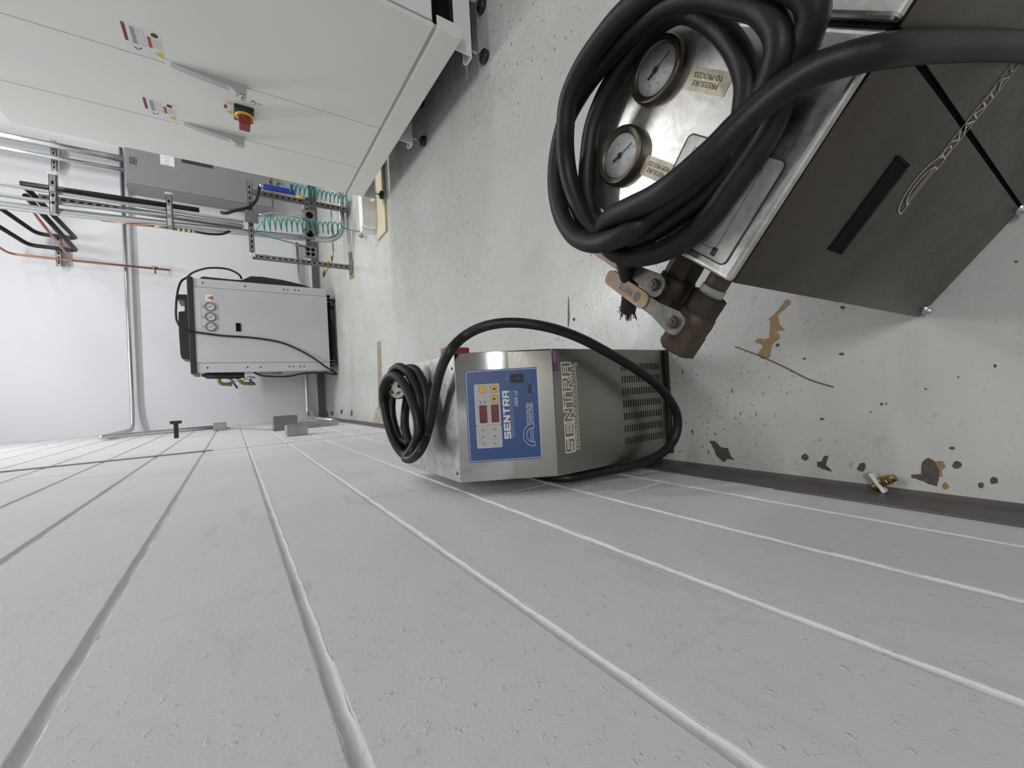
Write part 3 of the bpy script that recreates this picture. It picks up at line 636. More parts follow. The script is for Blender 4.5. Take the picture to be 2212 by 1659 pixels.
for gi, (ga, gb, nd) in enumerate(((.204, .150, -2.03), (.204, .064, -2.16))):
    c_ = PB + E1 * ga + E2 * gb + EZ * HT
    q = MB(); q.lathe([(.0335, 0), (.0335, .006), (.0322, .0095), (.0298, .0106), (.0283, .0088), (.0272, .0092), (.0258, .0085), (.0245, .006)], c_, EZ, 40); gz = q.build('pressure_gauge', 'bezel', g2)
    q = MB(); q.lathe([(0, .006), (.0250, .006), (.0250, .0055)], c_, EZ, 40); q.build('dial', 'dial', gz)
    q = MB(); ga_ = (c_, E1, -E2, EZ)
    for i in range(31):
        an = math.radians(-45 + 270 * i / 30); r0 = .0195 if i % 5 else .0178
        q.stroke([(r0 * math.cos(an), r0 * math.sin(an)), (.0222 * math.cos(an), .0222 * math.sin(an))], .0005 if i % 5 else .0009, *ga_, .0064)
    for i in range(7):
        an = math.radians(225 - 45 * i); text(q, str(i * 10) if gi else str(i * 25), .0145 * math.cos(an) - .0022, .0145 * math.sin(an) - .0014, .0145 * math.cos(an) + .0022, .0145 * math.sin(an) + .0014, *ga_, .0064)
    text(q, 'PSI', -.0035, .005, .0035, .0085, *ga_, .0064); q.build('scale_marks', 'greyprint', gz)
    q = MB(); dx, dy = math.cos(nd), math.sin(nd); q.stroke([(-dx * .011, -dy * .011), (-dx * .004, -dy * .004)], .0032, *ga_, .0076); q.stroke([(-dx * .004, -dy * .004), (dx * .02, dy * .02)], .0012, *ga_, .0076); q.flat([circ(0, 0, .0036, 16)], *ga_, .0078); q.build('needle', 'blackprint', gz)
# ball valves on the back
for vi, (a, z, off) in enumerate(((.053, .600, 0.0), (.103, .600, -.024))):
    def at2(e2_, e1_=a, zz=z): return PB + E2 * e2_ + E1 * e1_ + EZ * zz
    D = -E2; s0 = .030 - off
    q = MB(); q.lathe([(.0165, .056), (.0225, .060), (.0235, .070), (.0225, .084), (.0195, .092), (.0195, .096), (0, .096)], at2(s0 - .030), D, 28)
    q.cyl(at2(s0 - .112), at2(s0 - .142), .0240, n=6, smooth=False, rot=.3); q.cyl(at2(s0 - .095), at2(s0 - .103), .018); q.cyl(at2(s0 - .104, a, z), at2(s0 - .104, a, z + .03), .009)
    q.lathe([(0.0145, .1423), (.0212, .1423)], at2(s0), D, 24)
    vb = q.build('ball_valve', 'brassdark', g2)
    q = MB(); q.cyl(at2(s0 - .1405), at2(s0 - .1427), .0145); q.build('bore', 'inner', vb)
    q = MB(); q.cyl(at2(.003), at2(min(-.006, s0 - .060)), .0134, n=24); q.build('pipe_nipple', 'rustpipe', vb)
    q = MB(); q.lathe([(.0136, .054), (.0148, .055), (.0142, .057), (.0150, .059), (.0143, .061), (.0151, .063), (.0136, .065)], at2(s0), D, 24); q.build('thread_tape', 'tape', vb)
    q = MB(); q.cyl(at2(s0 - .064), at2(s0 - .088), .0215, n=6, smooth=False, rot=.3); q.build('hex_nut', 'iron', vb)
    pv_ = at2(s0 - .104, a, z + .030)
    la = (pv_, E1, -E2, EZ); tip = -.012
    q = MB(); q.prism([(-.014, -.006), (-.010, -.012), (0, -.0145), (.012, -.0125), (.03, -.0095), (.05, -.009), (.05, .009), (.03, .0095), (.012, .0125), (0, .0145), (-.010, .012), (-.014, .006)], pv_ + EZ * .006, E1, -E2, EZ, .0028); q.build('lever', 'lever', vb)
    q = MB(); q.lathe([(0, .0155), (.0035, .0155), (.0038, .014), (.0072, .0135), (.0078, .009)], pv_, EZ, 6, False); q.build('lever_nut', 'rustpipe', vb)
    q = MB(); gp = rrect(.046, -.0105, .128, .0105, .0085); q.prism(gp, pv_ + EZ * .0045, E1, -E2, EZ, .0065); gr = q.build('grip', 'grip', vb)
    q = MB(); text(q, 'WATTS', .072, -.0035, .098, .0045, *la, .0113); q.flat([circ(.064, 0, .0055, 14, .007)], *la, .0113); q.build('grip_print', 'gripdark', gr)
# --- heavy cable coiled on top of it
def lay(seq): return [onz((x, y), z) for x, y, z in seq]
strand = lay([(1357, 668, .600), (1362, 622, .622), (1353, 580, .645), (1345, 548, .672), (1332, 515, .690), (1304, 492, .691), (1281, 465, .690), (1270, 421, .690), (1268, 380, .690), (1271, 342, .690), (1280, 278, .690), (1303, 215, .690), (1338, 152, .690), (1388, 84, .691), (1438, 38, .698), (1478, 22, .702), (1518, 34, .700), (1556, 63, .694), (1594, 114, .691), (1613, 171, .690), (1611, 225, .690), (1602, 268, .691), (1580, 320, .694), (1540, 362, .700), (1490, 405, .706), (1440, 440, .712), (1400, 470, .72), (1370, 494, .728), (1325, 517, .733), (1281, 525, .731), (1243, 511, .726), (1216, 472, .722), (1203, 421, .718), (1201, 371, .714), (1208, 315, .711), (1224, 258, .709), (1254, 202, .709), (1290, 151, .711), (1336, 98, .714), (1398, 40, .720), (1455, 4, .724), (1515, -10, .724), (1578, 0, .720), (1638, 18, .716), (1673, 55, .714), (1684, 100, .712), (1673, 150, .708), (1655, 195, .702), (1636, 250, .696), (1612, 308, .692), (1570, 370, .691), (1516, 427, .691), (1464, 464, .692), (1400, 506, .696), (1345, 530, .700), (1306, 524, .702), (1275, 495, .704), (1250, 448, .708), (1231, 392, .714), (1222, 335, .722), (1221, 280, .731), (1228, 216, .736), (1256, 150, .737), (1298, 88, .737), (1350, 28, .738), (1425, -28, .738), (1520, -58, .736), (1640, -55, .730), (1725, -25, .722), (1757, 20, .714), (1745, 75, .706), (1722, 135, .698), (1692, 210, .692), (1655, 295, .690), (1610, 362, .690), (1572, 415, .691), (1530, 472, .691), (1476, 520, .692), (1420, 546, .694), (1365, 555, .700), (1325, 541, .708), (1303, 512, .716), (1308, 485, .726), (1330, 465, .735), (1370, 446, .741), (1413, 426, .743), (1464, 392, .744), (1540, 327, .739), (1590, 277, .734), (1645, 226, .727), (1705, 182, .719), (1768, 148, .711), (1845, 124, .700)])
for px, off in (((1930, 108), -.0125), ((2055, 99), -.0125), ((2200, 101), -.0125), ((2330, 118), -.0125)):
    strand.append(onpl(px, PB + E1 * off, E1))
hc = thing('heavy_cable', 'thick black cable looped over the two pressure gauges with a frayed cut end', 'cable', (.5, .25, HT))
hp = smooth_pts(strand, 7)
for p in hp:
    d_ = p - PB; a_, b_ = d_.dot(E1), d_.dot(E2)
    if 0 < a_ < WD and 0 < b_ < .355 and p.z < HT + .0117: p.z = HT + .0117   # rests on the lid
MB().tube(hp, .0113, 16).build('cable_sheath', 'rubber_flat', hc)
b = MB(); e0 = strand[0]; ed = (strand[0] - strand[1]).normalized(); eu = ed.orthogonal().normalized(); ev = ed.cross(eu)
for i in range(46):
    a_ = random.uniform(0, 6.28); r_ = .0102 * math.sqrt(random.random()); s_ = e0 + (eu * math.cos(a_) + ev * math.sin(a_)) * r_ - ed * .004
    t_ = s_ + ed * random.uniform(.008, .02) + (eu * math.cos(a_) + ev * math.sin(a_)) * random.uniform(0, .008)
    b.cyl(s_, t_, .0011, .0006, 5)
stuff(b.build('frayed_strands', 'rubber', hc))

# ================================================================== white enclosure on the right
XC = 1.80; cb = thing('equipment_cabinet', 'tall white steel equipment cabinet with three doors and grey swing handles', 'cabinet', (2.2, 2.4, 0))
MB().box((XC + .022, 1.60, .305), (3.2, 3.225, 1.99), .004).build('cabinet_shell', 'white_enamel', cb)
MB().box((XC + .06, 1.66, .19), (3.15, 3.18, .305)).build('base_shade_fill', 'inner', cb)  # black box put in for the shade inside the open base
MB().box((3.1, 1.66, .012), (3.12, 3.2, .186)).build('skirt', 'white_enamel', cb)  # unseen panel added to stop lamp light passing under the cabinet
MB().box((XC, 1.572, .183), (XC + .02, 3.235, .298), .003).build('skirt', 'white_enamel', cb)
MB().box((XC + .018, 1.573, .183), (XC + .06, 1.577, .298)).build('skirt_flange', 'white_enamel', cb)
MB().box((XC + .004, 1.58, .298), (XC + .022, 3.23, .312)).build('sill_strip', 'handle', cb)
MB().box((XC + .03, 1.574, .318), (3.2, 1.598, 1.985), .006).build('side_panel', 'white_enamel2', cb)
b = MB(); b.lathe([(0, .001), (.006, .001), (.007, 0)], (XC + .10, 1.574, .50), (0, -1, 0), 12); b.build('panel_hole', 'inner', cb)
b = MB(); b.prism(rrect(XC + .13, .42, 3.1, 1.7, .04), Vector((0, 1.574, 0)), AX[0], AX[2], Vector((0, -1, 0)), .012); b.build('embossed_field', 'white_enamel2', cb)
DR = [(1.575, 2.349), (2.3525, 2.829), (2.8325, 3.233)]
FX = (Vector((XC, 0, 0)), Vector((0, -1, 0)), AX[2], Vector((-1, 0, 0)))   # door face seen from the aisle: right = -y
doors = []
for (a, c) in DR:
    doors.append(MB().box((XC, a, .314), (XC + .021, c, 1.995), .0025).build('door', 'white_enamel', cb))
def handle(d, y, z0, z1):
    q = MB(); w = .036
    q.prism([(z1, 0), (z1 - .06, -.012), (z1 - .16, -.026), (z0 + .07, -.032), (z0 + .045, -.050), (z0 + .005, -.052), (z0, -.046), (z0, 0)], Vector((XC, y - w / 2, 0)), AX[2], AX[0], AX[1], w); h = q.build('swing_handle', 'handle', d)
    q = MB(); q.box((XC - .002, y - w / 2 - .004, z0 - .004), (XC, y + w / 2 + .004, z1 + .01)); q.build('handle_plate', 'white_enamel', d)
handle(doors[0], 2.345, .965, 1.262); handle(doors[1], 2.815, .965, 1.252)
def decal(d, y_l, y_r, z0, z1):
    """warning sticker: y_l is its left edge seen from the aisle (larger y)"""
    w = y_l - y_r; h = z1 - z0; ax = (Vector((XC, y_l, z0)), Vector((0, -1, 0)), AX[2], Vector((-1, 0, 0)))
    q = MB(); q.box((0, 0, 0), (w, h, .0006), 0, 1, ax); s = q.build('warning_sticker', 'sticker', d)
    def p(name, m, fn): q = MB(); fn(q); q.build(name, m, s)
    R = lambda q, x0, y0, x1, y1: q.flat([[(x0 * w, y0 * h), (x1 * w, y0 * h), (x1 * w, y1 * h), (x0 * w, y1 * h)]], *ax, .0009)
    p('header_bar', 'maroon', lambda q: R(q, .36, .90, .99, .99)); p('caution_bar', 'orange', lambda q: R(q, .36, .30, .76, .40))
    def lines(q):
        R(q, .33, .68, .93, .80)
        for i in range(3): R(q, .33, .62 - i * .08, .93, .635 - i * .08)
        for i in range(4): R(q, .38, .25 - i * .06, .72, .265 - i * .06)
    p('print_lines', 'greyprint', lines)
    p('warning_triangle', 'yellowsafe', lambda q: q.flat([[(.04 * w, .05 * h), (.30 * w, .05 * h), (.17 * w, .30 * h)]], *ax, .0009))
    p('prohibition_ring', 'maroon', lambda q: q.stroke(circ(.86 * w, .19 * h, .075 * h + .002, 20, .085 * h), .003, *ax, .0009, True))
    p('symbol', 'blackprint', lambda q: q.flat([circ(.86 * w, .19 * h, .010, 10)], *ax, .0009)); p('hand_symbol', 'blackprint', lambda q: q.stroke([(.1 * w, .72 * h), (.2 * w, .8 * h), (.16 * w, .66 * h), (.24 * w, .6 * h)], .004, *ax, .0009))
decal(doors[0], 2.334, 2.172, 1.266, 1.394); decal(doors[1], 2.812, 2.664, 1.266, 1.394)
# isolator switch
yS, zS = 2.60, .965
b = MB(); b.box((0, 0, 0), (.125, .043, .0006), 0, 1, (Vector((XC, 2.612, 1.017)), Vector((0, -1, 0)), AX[2], Vector((-1, 0, 0)))); ss = b.build('switch_sticker', 'sticker', doors[1])
sx = (Vector((XC, 2.612, 1.017)), Vector((0, -1, 0)), AX[2], Vector((-1, 0, 0)))
for x in (.008, .085): b = MB(); b.flat([[(x, .006), (x + .03, .006), (x + .015, .035)]], *sx, .0009); b.build('warning_triangle', 'yellowsafe', ss)
b = MB(); b.flat([[(.046, .028), (.078, .028), (.078, .040), (.046, .040)]], *sx, .0009); b.build('header_bar', 'maroon', ss)
b = MB(); b.box((XC - .022, 2.558 - .057, .928), (XC, 2.558 + .057, 1.015), .003); isw = b.build('isolator_switch', 'blackplastic', doors[1])
b = MB(); b.lathe([(.043, 0), (.043, .008), (.036, .010), (0, .010)], (XC - .022, 2.558, .970), (-1, 0, 0), 28); b.build('yellow_ring', 'yellowsafe', isw)
b = MB(); b.lathe([(.035, .008), (.035, .022), (.032, .026), (0, .026)], (XC - .022, 2.558, .970), (-1, 0, 0), 28); b.box((XC - .085, 2.558 - .033, .945), (XC - .045, 2.558 + .033, .995), .004); b.build('red_knob', 'red', isw)
b = MB(); kp = Vector((XC - .054, 2.335, .985)); b.cyl(kp + Vector((.004, 0, 0)), kp - Vector((.012, 0, 0)), .009, n=14); b.box((kp.x - .03, kp.y - .001, kp.z - .012), (kp.x - .010, kp.y + .001, kp.z + .004)); b.build('lock', 'zinc', doors[0])
b = MB(); b.tube(smooth_pts([kp - Vector((.022, 0, .01)), kp - Vector((.024, 0, .03)), kp - Vector((.022, 0, .035))], 4), .0012, 6); b.lathe([(0, -.0012), (.011, -.0012), (.011, .0012), (0, .0012)], kp - Vector((.022, .002, .047)), (0, 1, 0), 14); b.box((kp.x - .026, kp.y - .003, kp.z - .082), (kp.x - .019, kp.y - .001, kp.z - .055)); b.build('hanging_key', 'zinc', doors[0])
# channel feet
for yc, zf in ((1.666, 0), (2.44, 0), (3.265, .02)):
    b = MB(); b.box((XC + .004, yc - .03, .092), (3.15, yc - .026, .183)); b.box((XC + .004, yc - .03, .092), (3.15, yc + .03, .096)); b.box((XC + .004, yc + .026, .092), (3.15, yc + .03, .112)); b.build('base_channel', 'white_enamel2', cb)
    for xf in (1.862, 2.112, 3.05):
        b = MB(); b.cyl((xf, yc, zf + .022), (xf, yc, .094), .006, n=10); st = b.build('foot_stem', 'stemzinc', cb)
        b = MB(); b.lathe([(0, 0), (.03, 0), (.032, .006), (.032, .018), (.026, .024), (.008, .026), (0, .026)], (xf, yc, zf), (0, 0, 1), 24); b.build('levelling_foot', 'blackplastic', st)
# low cream board and sheet-metal tray behind the cabinet
tb = MB().box((1.57, 3.245, 0), (2.75, 3.49, .0195), .003).build('timber_board', 'tan'); tag(tb, 'cream painted board lying on the floor under the far end of the white cabinet', 'board')
tr = thing('metal_tray', 'low white sheet metal tray standing on the cream board behind the white cabinet', 'tray', (2.1, 3.6, .0195))
MB().box((1.67, 3.455, .0197), (2.72, 3.47, .135), .001).build('tray_front', 'white_enamel2', tr); MB().box((1.67, 3.471, .13), (2.72, 3.56, .135), .001).build('tray_rim', 'white', tr)
b = MB(); b.box((1.64, 3.49, .0), (1.669, 3.56, .133)); b.build('tray_end', 'white_enamel2', tr)

# ================================================================== air dryer at the back wall
DY = 5.30; ad = thing('air_dryer', 'grey floor-standing air dryer with three gauges and black top by the back wall', 'air dryer', (1.08, 5.55, 0))
dx0, dx1, dz0, dz1 = .60, 1.575, .10, 1.37
MB().box((dx0 + .01, DY + .01, dz0), (dx1 - .01, 5.85, dz1), .005).build('case', 'dryer', ad)
MB().box((.702, DY - .004, dz0), (1.482, DY + .009, dz1), .002).build('front_panel', 'dryer', ad)
MB().box((dx0, DY, dz0), (.6985, DY + .05, dz1), .004).build('corner_post', 'dryer', ad); MB().box((1.4855, DY, dz0), (dx1, DY + .05, dz1), .004).build('corner_post', 'dryer', ad)
MB().box((dx0 - .01, DY - .012, dz1), (dx1 + .01, 5.87, dz1 + .05), .006).build('top_cap', 'blackplastic', ad)
MB().box((dx0 + .06, DY + .05, .055), (dx1 - .06, 5.8, dz0)).build('underframe', 'inner', ad)
b = MB(); b.prism([(.74, 0), (.76, .075), (.80, .085), (1.10, .09), (1.24, .085), (1.25, .035), (1.36, .03), (1.37, .09), (1.42, .085), (1.425, 0)], Vector((0, DY + .12, dz1 + .05)), AX[0], AX[2], AX[1], .35); b.build('top_shroud', 'blackplastic', ad)
b = MB(); b.prism([(0, 1.33), (.035, 1.29), (.03, 1.0), (.035, .94), (.085, .86), (.09, .75), (.075, .55), (.04, .35), (0, .2)], Vector((dx1, DY + .05, 0)), AX[0], AX[2], AX[1], .4); b.build('side_hood', 'blackplastic', ad)
for gx in (1.284, 1.178, 1.076):
    b = MB(); b.lathe([(.046, 0), (.046, .01), (.041, .012), (.040, .006)], (gx, DY - .004, 1.236), (0, -1, 0), 24); gz = b.build('panel_gauge', 'blackplastic', ad)
    b = MB(); b.lathe([(0, .007), (.041, .007)], (gx, DY - .004, 1.236), (0, -1, 0), 24); b.build('dial', 'dial', gz)
    b = MB(); ax = (Vector((gx, DY - .004, 1.236)), AX[0], AX[2], Vector((0, -1, 0))); b.stroke([(-.01, .012), (.02, -.024)], .003, *ax, .0085); [b.stroke([(.03 * math.cos(a), .03 * math.sin(a)), (.036 * math.cos(a), .036 * math.sin(a))], .002, *ax, .0085) for a in [-.8 + i * .47 for i in range(11)]]; b.build('needle_and_scale', 'blackprint', gz)
    MB().box((gx - .018, DY - .0055, 1.292), (gx + .018, DY - .0045, 1.306)).build('gauge_caption', 'greyprint', ad)
b = MB(); b.stroke(rrect(1.02, 1.17, 1.335, 1.315, .03), .002, Vector((0, DY - .004, 0)), AX[0], AX[2], Vector((0, -1, 0)), .0008, True); b.build('gauge_field_outline', 'greyprint', ad)
MB().box((1.345, DY - .0052, 1.20), (1.41, DY - .0042, 1.272)).build('warning_sticker', 'sticker', ad)
b = MB(); b.flat([[(1.35, 1.205), (1.405, 1.205), (1.377, 1.262)]], Vector((0, DY - .004, 0)), AX[0], AX[2], Vector((0, -1, 0)), .0018); b.build('warning_triangle', 'orange', ad)
MB().box((1.035, DY - .010, .975), (1.125, DY - .003, 1.02), .002).build('readout', 'inner', ad)
for x, zs in ((1.53, (1.29, .92, .55, .51, .44, .40)), (.65, (1.28, .93, .81, .53, .49, .42, .38))):
    for z in zs: MB().lathe([(0, .002), (.007, .002), (.008, 0)], (x, DY, z), (0, -1, 0), 10).build('knockout_plug', 'inner', ad)
for x, y in ((1.45, 5.36), (.70, 5.36), (1.45, 5.75), (.70, 5.75)):
    b = MB(); b.cyl((x - .016, y, .036), (x + .016, y, .036), .036, n=20); c_ = b.build('caster_wheel', 'blackplastic', ad)
    b = MB(); b.prism([(-.045, .10), (.045, .10), (.012, .025), (-.012, .025)], Vector((x - .022, y, 0)), AX[1], AX[2], AX[0], .003); b.prism([(-.045, .10), (.045, .10), (.012, .025), (-.012, .025)], Vector((x + .019, y, 0)), AX[1], AX[2], AX[0], .003); b.build('caster_fork', 'zinc', c_)
b = MB(); yv = DY + .12
b.cyl((dx0, yv, 1.205), (.565, yv, 1.205), .03, n=16); b.cyl((dx0, yv, .995), (.565, yv, .995), .03, n=16); b.tube([(.575, yv, 1.30), (.572, yv, 1.2), (.568, yv, 1.0), (.568, yv, .96)], .034, 14); b.tube([(.58, yv, 1.34), (.575, yv, 1.28)], [.012, .03], 10); b.build('insulated_manifold', 'blackplastic', ad)
for z in (1.19, 1.0):
    b = MB(); b.tube(bend([(.57, yv, z), (.50, yv, z), (.478, yv, z - .03), (.478, yv, z - .10)], .02), .018, 12); b.cyl((.478, yv, z - .085), (.478, yv, z - .115), .024, n=8, smooth=False); b.build('brass_elbow', 'brass', ad)
b = MB(); b.tube([(.52, yv - .02, 1.12), (.515, yv - .02, 1.06), (.53, yv - .02, .98), (.545, yv - .02, .86)], .011, 10); [b.cyl((.522 + i * .008, yv - .02, 1.05 - i * .06), (.524 + i * .008, yv - .02, 1.02 - i * .06), .018, n=8) for i in range(3)]; b.cyl((dx0, yv, 1.10), (.52, yv, 1.10), .012); b.build('valve_train', 'zinc', ad)
for z, xx in ((1.05, .47), (.885, .50)):
    b = MB(); b.cyl((.53, yv - .02, z + .035), (xx - .04, yv - .03, z - .02), .010, n=10); b.build('valve_lever', 'navy', ad)
b = MB(); b.tube([(.585, yv, .83), (.585, yv, .62)], .008, 8); b.tube([(.585, yv, .62), (.585, yv, .6)], .014, 8); b.build('copper_stub', 'copper', ad)
dc = MB(); yq = DY - .016
dc.tube(smooth_pts([ony((404, 599), DY + .1), ony((418, 588), DY + .05), ony((450, 579), DY), ony((490, 581), DY), ony((515, 592), DY + .03), ony((522, 602), DY + .1)], 6), .010, 10)
dcord = [ony((404, 599), DY + .1), ony((390, 610), DY + .05), ony((382, 640), DY + .02), ony((380, 680), DY), ony((384, 698), yq), ony((395, 711), yq - .015), ony((420, 717), yq - .015), ony((480, 725), yq - .004), ony((540, 729), yq - .004), ony((600, 738), yq), ony((640, 753), yq), ony((675, 772), yq - .01), ony((700, 790), yq - .03), onz((727, 808), .010), ony((700, 806), yq + .02), ony((660, 806), yq + .03), ony((620, 813), yq + .04), ony((570, 812), yq + .06), ony((552, 806), yq + .08), ony((544, 798), yq + .1)]
dc.tube(smooth_pts(dcord, 6), .010, 10)
tag(dc.build('dryer_cord', 'rubber', None), 'black cord draped down the front of the grey air dryer', 'cord')

# ================================================================== strut stand with outlets
SY = 4.45; sf = thing('strut_stand', 'slotted steel strut stand with grey outlet boxes between cabinet and air dryer', 'stand', (1.9, SY, 0))
def strut(a, b_, name, parent, slots=True, face=Vector((0, -1, 0)), w=.041, step=.05):
    a = Vector(a); b_ = Vector(b_); d = (b_ - a).normalized(); s = d.cross(face).normalized(); L = (b_ - a).length; q = MB(); ax = (a, d, s, -face); h = w / 2; t = .003
    q.box((0, -h, 0), (L, h, t), 0, 1, ax); q.box((0, -h, 0), (L, -h + t, w), 0, 1, ax); q.box((0, h - t, 0), (L, h, w), 0, 1, ax); o_ = q.build(name, 'strut', parent)
    if slots:
        q = MB(); n = int(L / step)
        for i in range(n): q.prism(rrect(.02 + i * step, -.006, .02 + i * step + .028, .006, .005, 3), a, d, s, face, .0008)
        stuff(q.build('slot_holes', 'inner', o_))
    return o_
pl_ = strut((1.613, SY, .02), (1.613, SY, .875), 'post', sf); pr_ = strut((2.215, SY, .02), (2.215, SY, .86), 'post', sf)
strut((1.60, SY - .042, .878), (2.29, SY - .042, .878), 'top_rail', sf); strut((1.64, SY - .042, .405), (2.24, SY - .042, .405), 'cross_rail', sf)
for x in (1.613, 2.215): MB().box((x - .06, SY - .06, 0), (x + .06, SY + .08, .012), .002).build('foot_plate', 'strut', sf)
MB().box((1.592, SY - .065, .855), (1.625, SY - .04, .90), .003).build('end_cap', 'plasticwhite', sf)
MB().box((1.895, SY - .11, .822), (1.975, SY - .065, .928), .004).build('junction_box', 'boxgrey', sf)
for (x0, x1, z0, z1, four) in ((1.985, 2.085, .35, .462, 0), (1.805, 1.90, .355, .462, 0), (1.63, 1.728, .35, .458, 1)):
    bo = MB().box((x0, SY - .125, z0), (x1, SY - .085, z1), .005).build('outlet_box', 'strut', sf); cx, cz = (x0 + x1) / 2, (z0 + z1) / 2
    if four:
        for ax_ in (-.022, .022):
            for az in (-.022, .022): MB().lathe([(0, .002), (.017, .002), (.018, 0)], (cx + ax_, SY - .125, cz + az), (0, -1, 0), 16).build('receptacle', 'inner', bo)
    else:
        MB().lathe([(0, .004), (.022, .004), (.030, .006), (.032, 0)], (cx, SY - .125, cz - .008), (0, -1, 0), 20).build('receptacle', 'inner', bo); MB().box((cx - .03, SY - .128, z1 - .022), (cx + .02, SY - .124, z1 - .010)).build('box_label', 'greypanel', bo)
# air manifold
am = thing('air_manifold', 'blue air manifold bar with brass taps on the slotted strut stand', 'manifold', (2.24, SY - .08, .64))
MB().box((2.222, SY - .11, .505), (2.262, SY - .07, .768), .004).build('manifold_bar', 'blue', am)
for z, n_ in ((.72, 'tap'), (.655, 'tap'), (.54, 'tap')):
    b = MB(); b.cyl((2.262, SY - .09, z), (2.30, SY - .09, z), .011, n=10); b.cyl((2.30, SY - .09, z - .015), (2.30, SY - .09, z + .015), .014, n=10); b.build('tap', 'brass', am)
b = MB(); b.cyl((2.242, SY - .09, .768), (2.242, SY - .09, .80), .018, n=10); b.build('inlet_fitting', 'zinc', am)
b = MB(); b.cyl((2.205, SY - .10, .50), (2.205, SY - .10, .42), .012, n=10); b.build('yellow_lever', 'yellowsafe', am)
hz = MB(); hz.tube(smooth_pts([(1.965, SY - .02, 1.10), (1.96, SY - .04, 1.06), (1.985, SY - .06, 1.0), (2.03, SY - .07, .90), (2.10, SY - .08, .835), (2.19, SY - .09, .81), (2.242, SY - .09, .80)], 7), .014, 12)
tag(hz.build('air_hose', 'rubber', None), 'short black rubber hose feeding the blue air manifold', 'hose')
def spiral(p0, p1, r, turns, n=16, wob=0.0):
    p0 = Vector(p0); p1 = Vector(p1); d = (p1 - p0); a = d.normalized(); u = Vector((0, -1, 0)); u = (u - a * u.dot(a)).normalized(); v = a.cross(u)
    return [p0 + d * (i / (turns * n)) + (u * math.cos(2 * math.pi * i / n) + v * math.sin(2 * math.pi * i / n)) * r * (1 + wob * math.sin(i * .11)) for i in range(turns * n + 1)]
s1 = [Vector((1.729, SY - .13, .50)), Vector((1.75, SY - .14, .66)), Vector((1.779, SY - .14, .86)), Vector((1.815, SY - .15, .84))] + spiral((1.86, SY - .19, .80), (1.925, SY - .19, .13), .055, 15, 14, .1) + [Vector((1.93, SY - .2, .09)), Vector((1.87, SY - .33, .03)), Vector((1.84, SY - .42, .012)), Vector((1.775, SY - .5, .012)), Vector((1.735, SY - .56, .03))]
h1 = thing('coiled_air_hose', 'teal coiled air hose hanging from the strut stand beside the outlet boxes', 'hose', (1.9, SY - .19, 0))
MB().tube(s1, .0052, 8).build('hose_coil', 'teal', h1)
b = MB(); b.cyl(s1[-1], s1[-1] + Vector((-.01, -.05, .035)), .013, .010, 10); b.build('coupling', 'copper', h1)
b = MB(); b.cyl(s1[0] + Vector((0, 0, .05)), s1[0] + Vector((-.01, 0, -.06)), .011, .009, 10); b.build('quick_connector', 'brass', h1)
s2 = [Vector((2.30, SY - .09, .655)), Vector((2.30, SY - .1, .60))] + spiral((2.27, SY - .12, .56), (2.25, SY - .12, .06), .045, 13, 14) + [Vector((2.2, SY - .14, .02))]
h2 = tag(MB().tube(s2, .0052, 8).build('coiled_air_hose', 'teal', None), 'teal coiled air hose half hidden behind the edge of the white cabinet', 'hose')
# --- conduits running down to the stand
def conduit(name, label, pts, r, material='zinc', rad=.08, n=14, cat='conduit', grp=None):
    return tag(MB().tube(bend(pts, rad, 8), r, n).build(name, material, None), label, cat, grp)
yc = SY + .075
conduit('conduit', 'widest steel conduit running down past the strut stand and bending along the floor', [(1.79, yc, 4.15), (1.80, yc, 2.2), (1.835, yc, 1.2), (1.875, yc, .45), (1.90, yc, .06), (2.9, yc, .06)], .029, 'zinc', .22, 18)
conduit('conduit', 'steel conduit running down into the grey box on the strut rail', [(1.96, yc, 4.15), (1.95, yc, 2.0), (1.945, yc, .93)], .014)
conduit('conduit', 'slimmer steel conduit between the two that run down to the strut stand', [(1.872, yc, 4.15), (1.872, yc, 2.1), (1.905, yc, 1.46), (1.905, yc, .93)], .014)
conduit('conduit', 'short steel conduit from the grey junction box to the upper outlet box', [(1.965, SY - .08, .82), (2.0, SY - .08, .76), (2.02, SY - .08, .70), (2.01, SY - .1, .463)], .013, 'zinc', .05)
conduit('insulated_pipe', 'black insulated pipe beside the conduits above the strut stand', [(1.99, yc + .03, 2.33), (1.996, yc + .03, 1.9), (2.003, yc + .03, 1.26)], .021, 'rubber', .05, 12, 'pipe')
strut((1.925, yc + .06, 2.25), (1.925, yc + .06, .94), 'strut_riser', None); tag(bpy.context.scene.collection.objects['strut_riser'], 'slotted steel strut standing up behind the conduits', 'strut')
for z, lab in ((2.14, 'upper'), (1.46, 'lower')):
    o_ = strut((1.765, yc - .07, z), (2.06, yc - .07, z), 'clamp_strut', None, True); tag(o_, lab + ' of the two clamp struts holding the conduits above the stand', 'strut')
    for x, r_ in ((1.80 if z > 2 else 1.822, .034), (1.95 if z > 2 else 1.943, .018), (1.872 if z > 2 else 1.903, .018)):
        b = MB(); b.box((x - r_, yc - .075, z - .012), (x + r_, yc - .0705, z + .012), .001); b.build('pipe_clamp', 'zinc', o_)
    MB().box((2.061, yc - .074, z - .025), (2.075, yc - .025, z + .025), .002).build('end_cap', 'plasticwhite', o_)
bt = MB(); bt.tube([(1.776, yc - .05, 1.56), (1.776, yc - .05, 1.44)], .009, 10); [bt.cyl((1.776, yc - .05, 1.44 - i * .035), (1.776, yc - .05, 1.415 - i * .035), .014, n=8) for i in range(4)]
bt = bt.build('brass_valve', 'brass', None); tag(bt, 'brass shut-off valve on the copper line beside the widest conduit', 'valve')
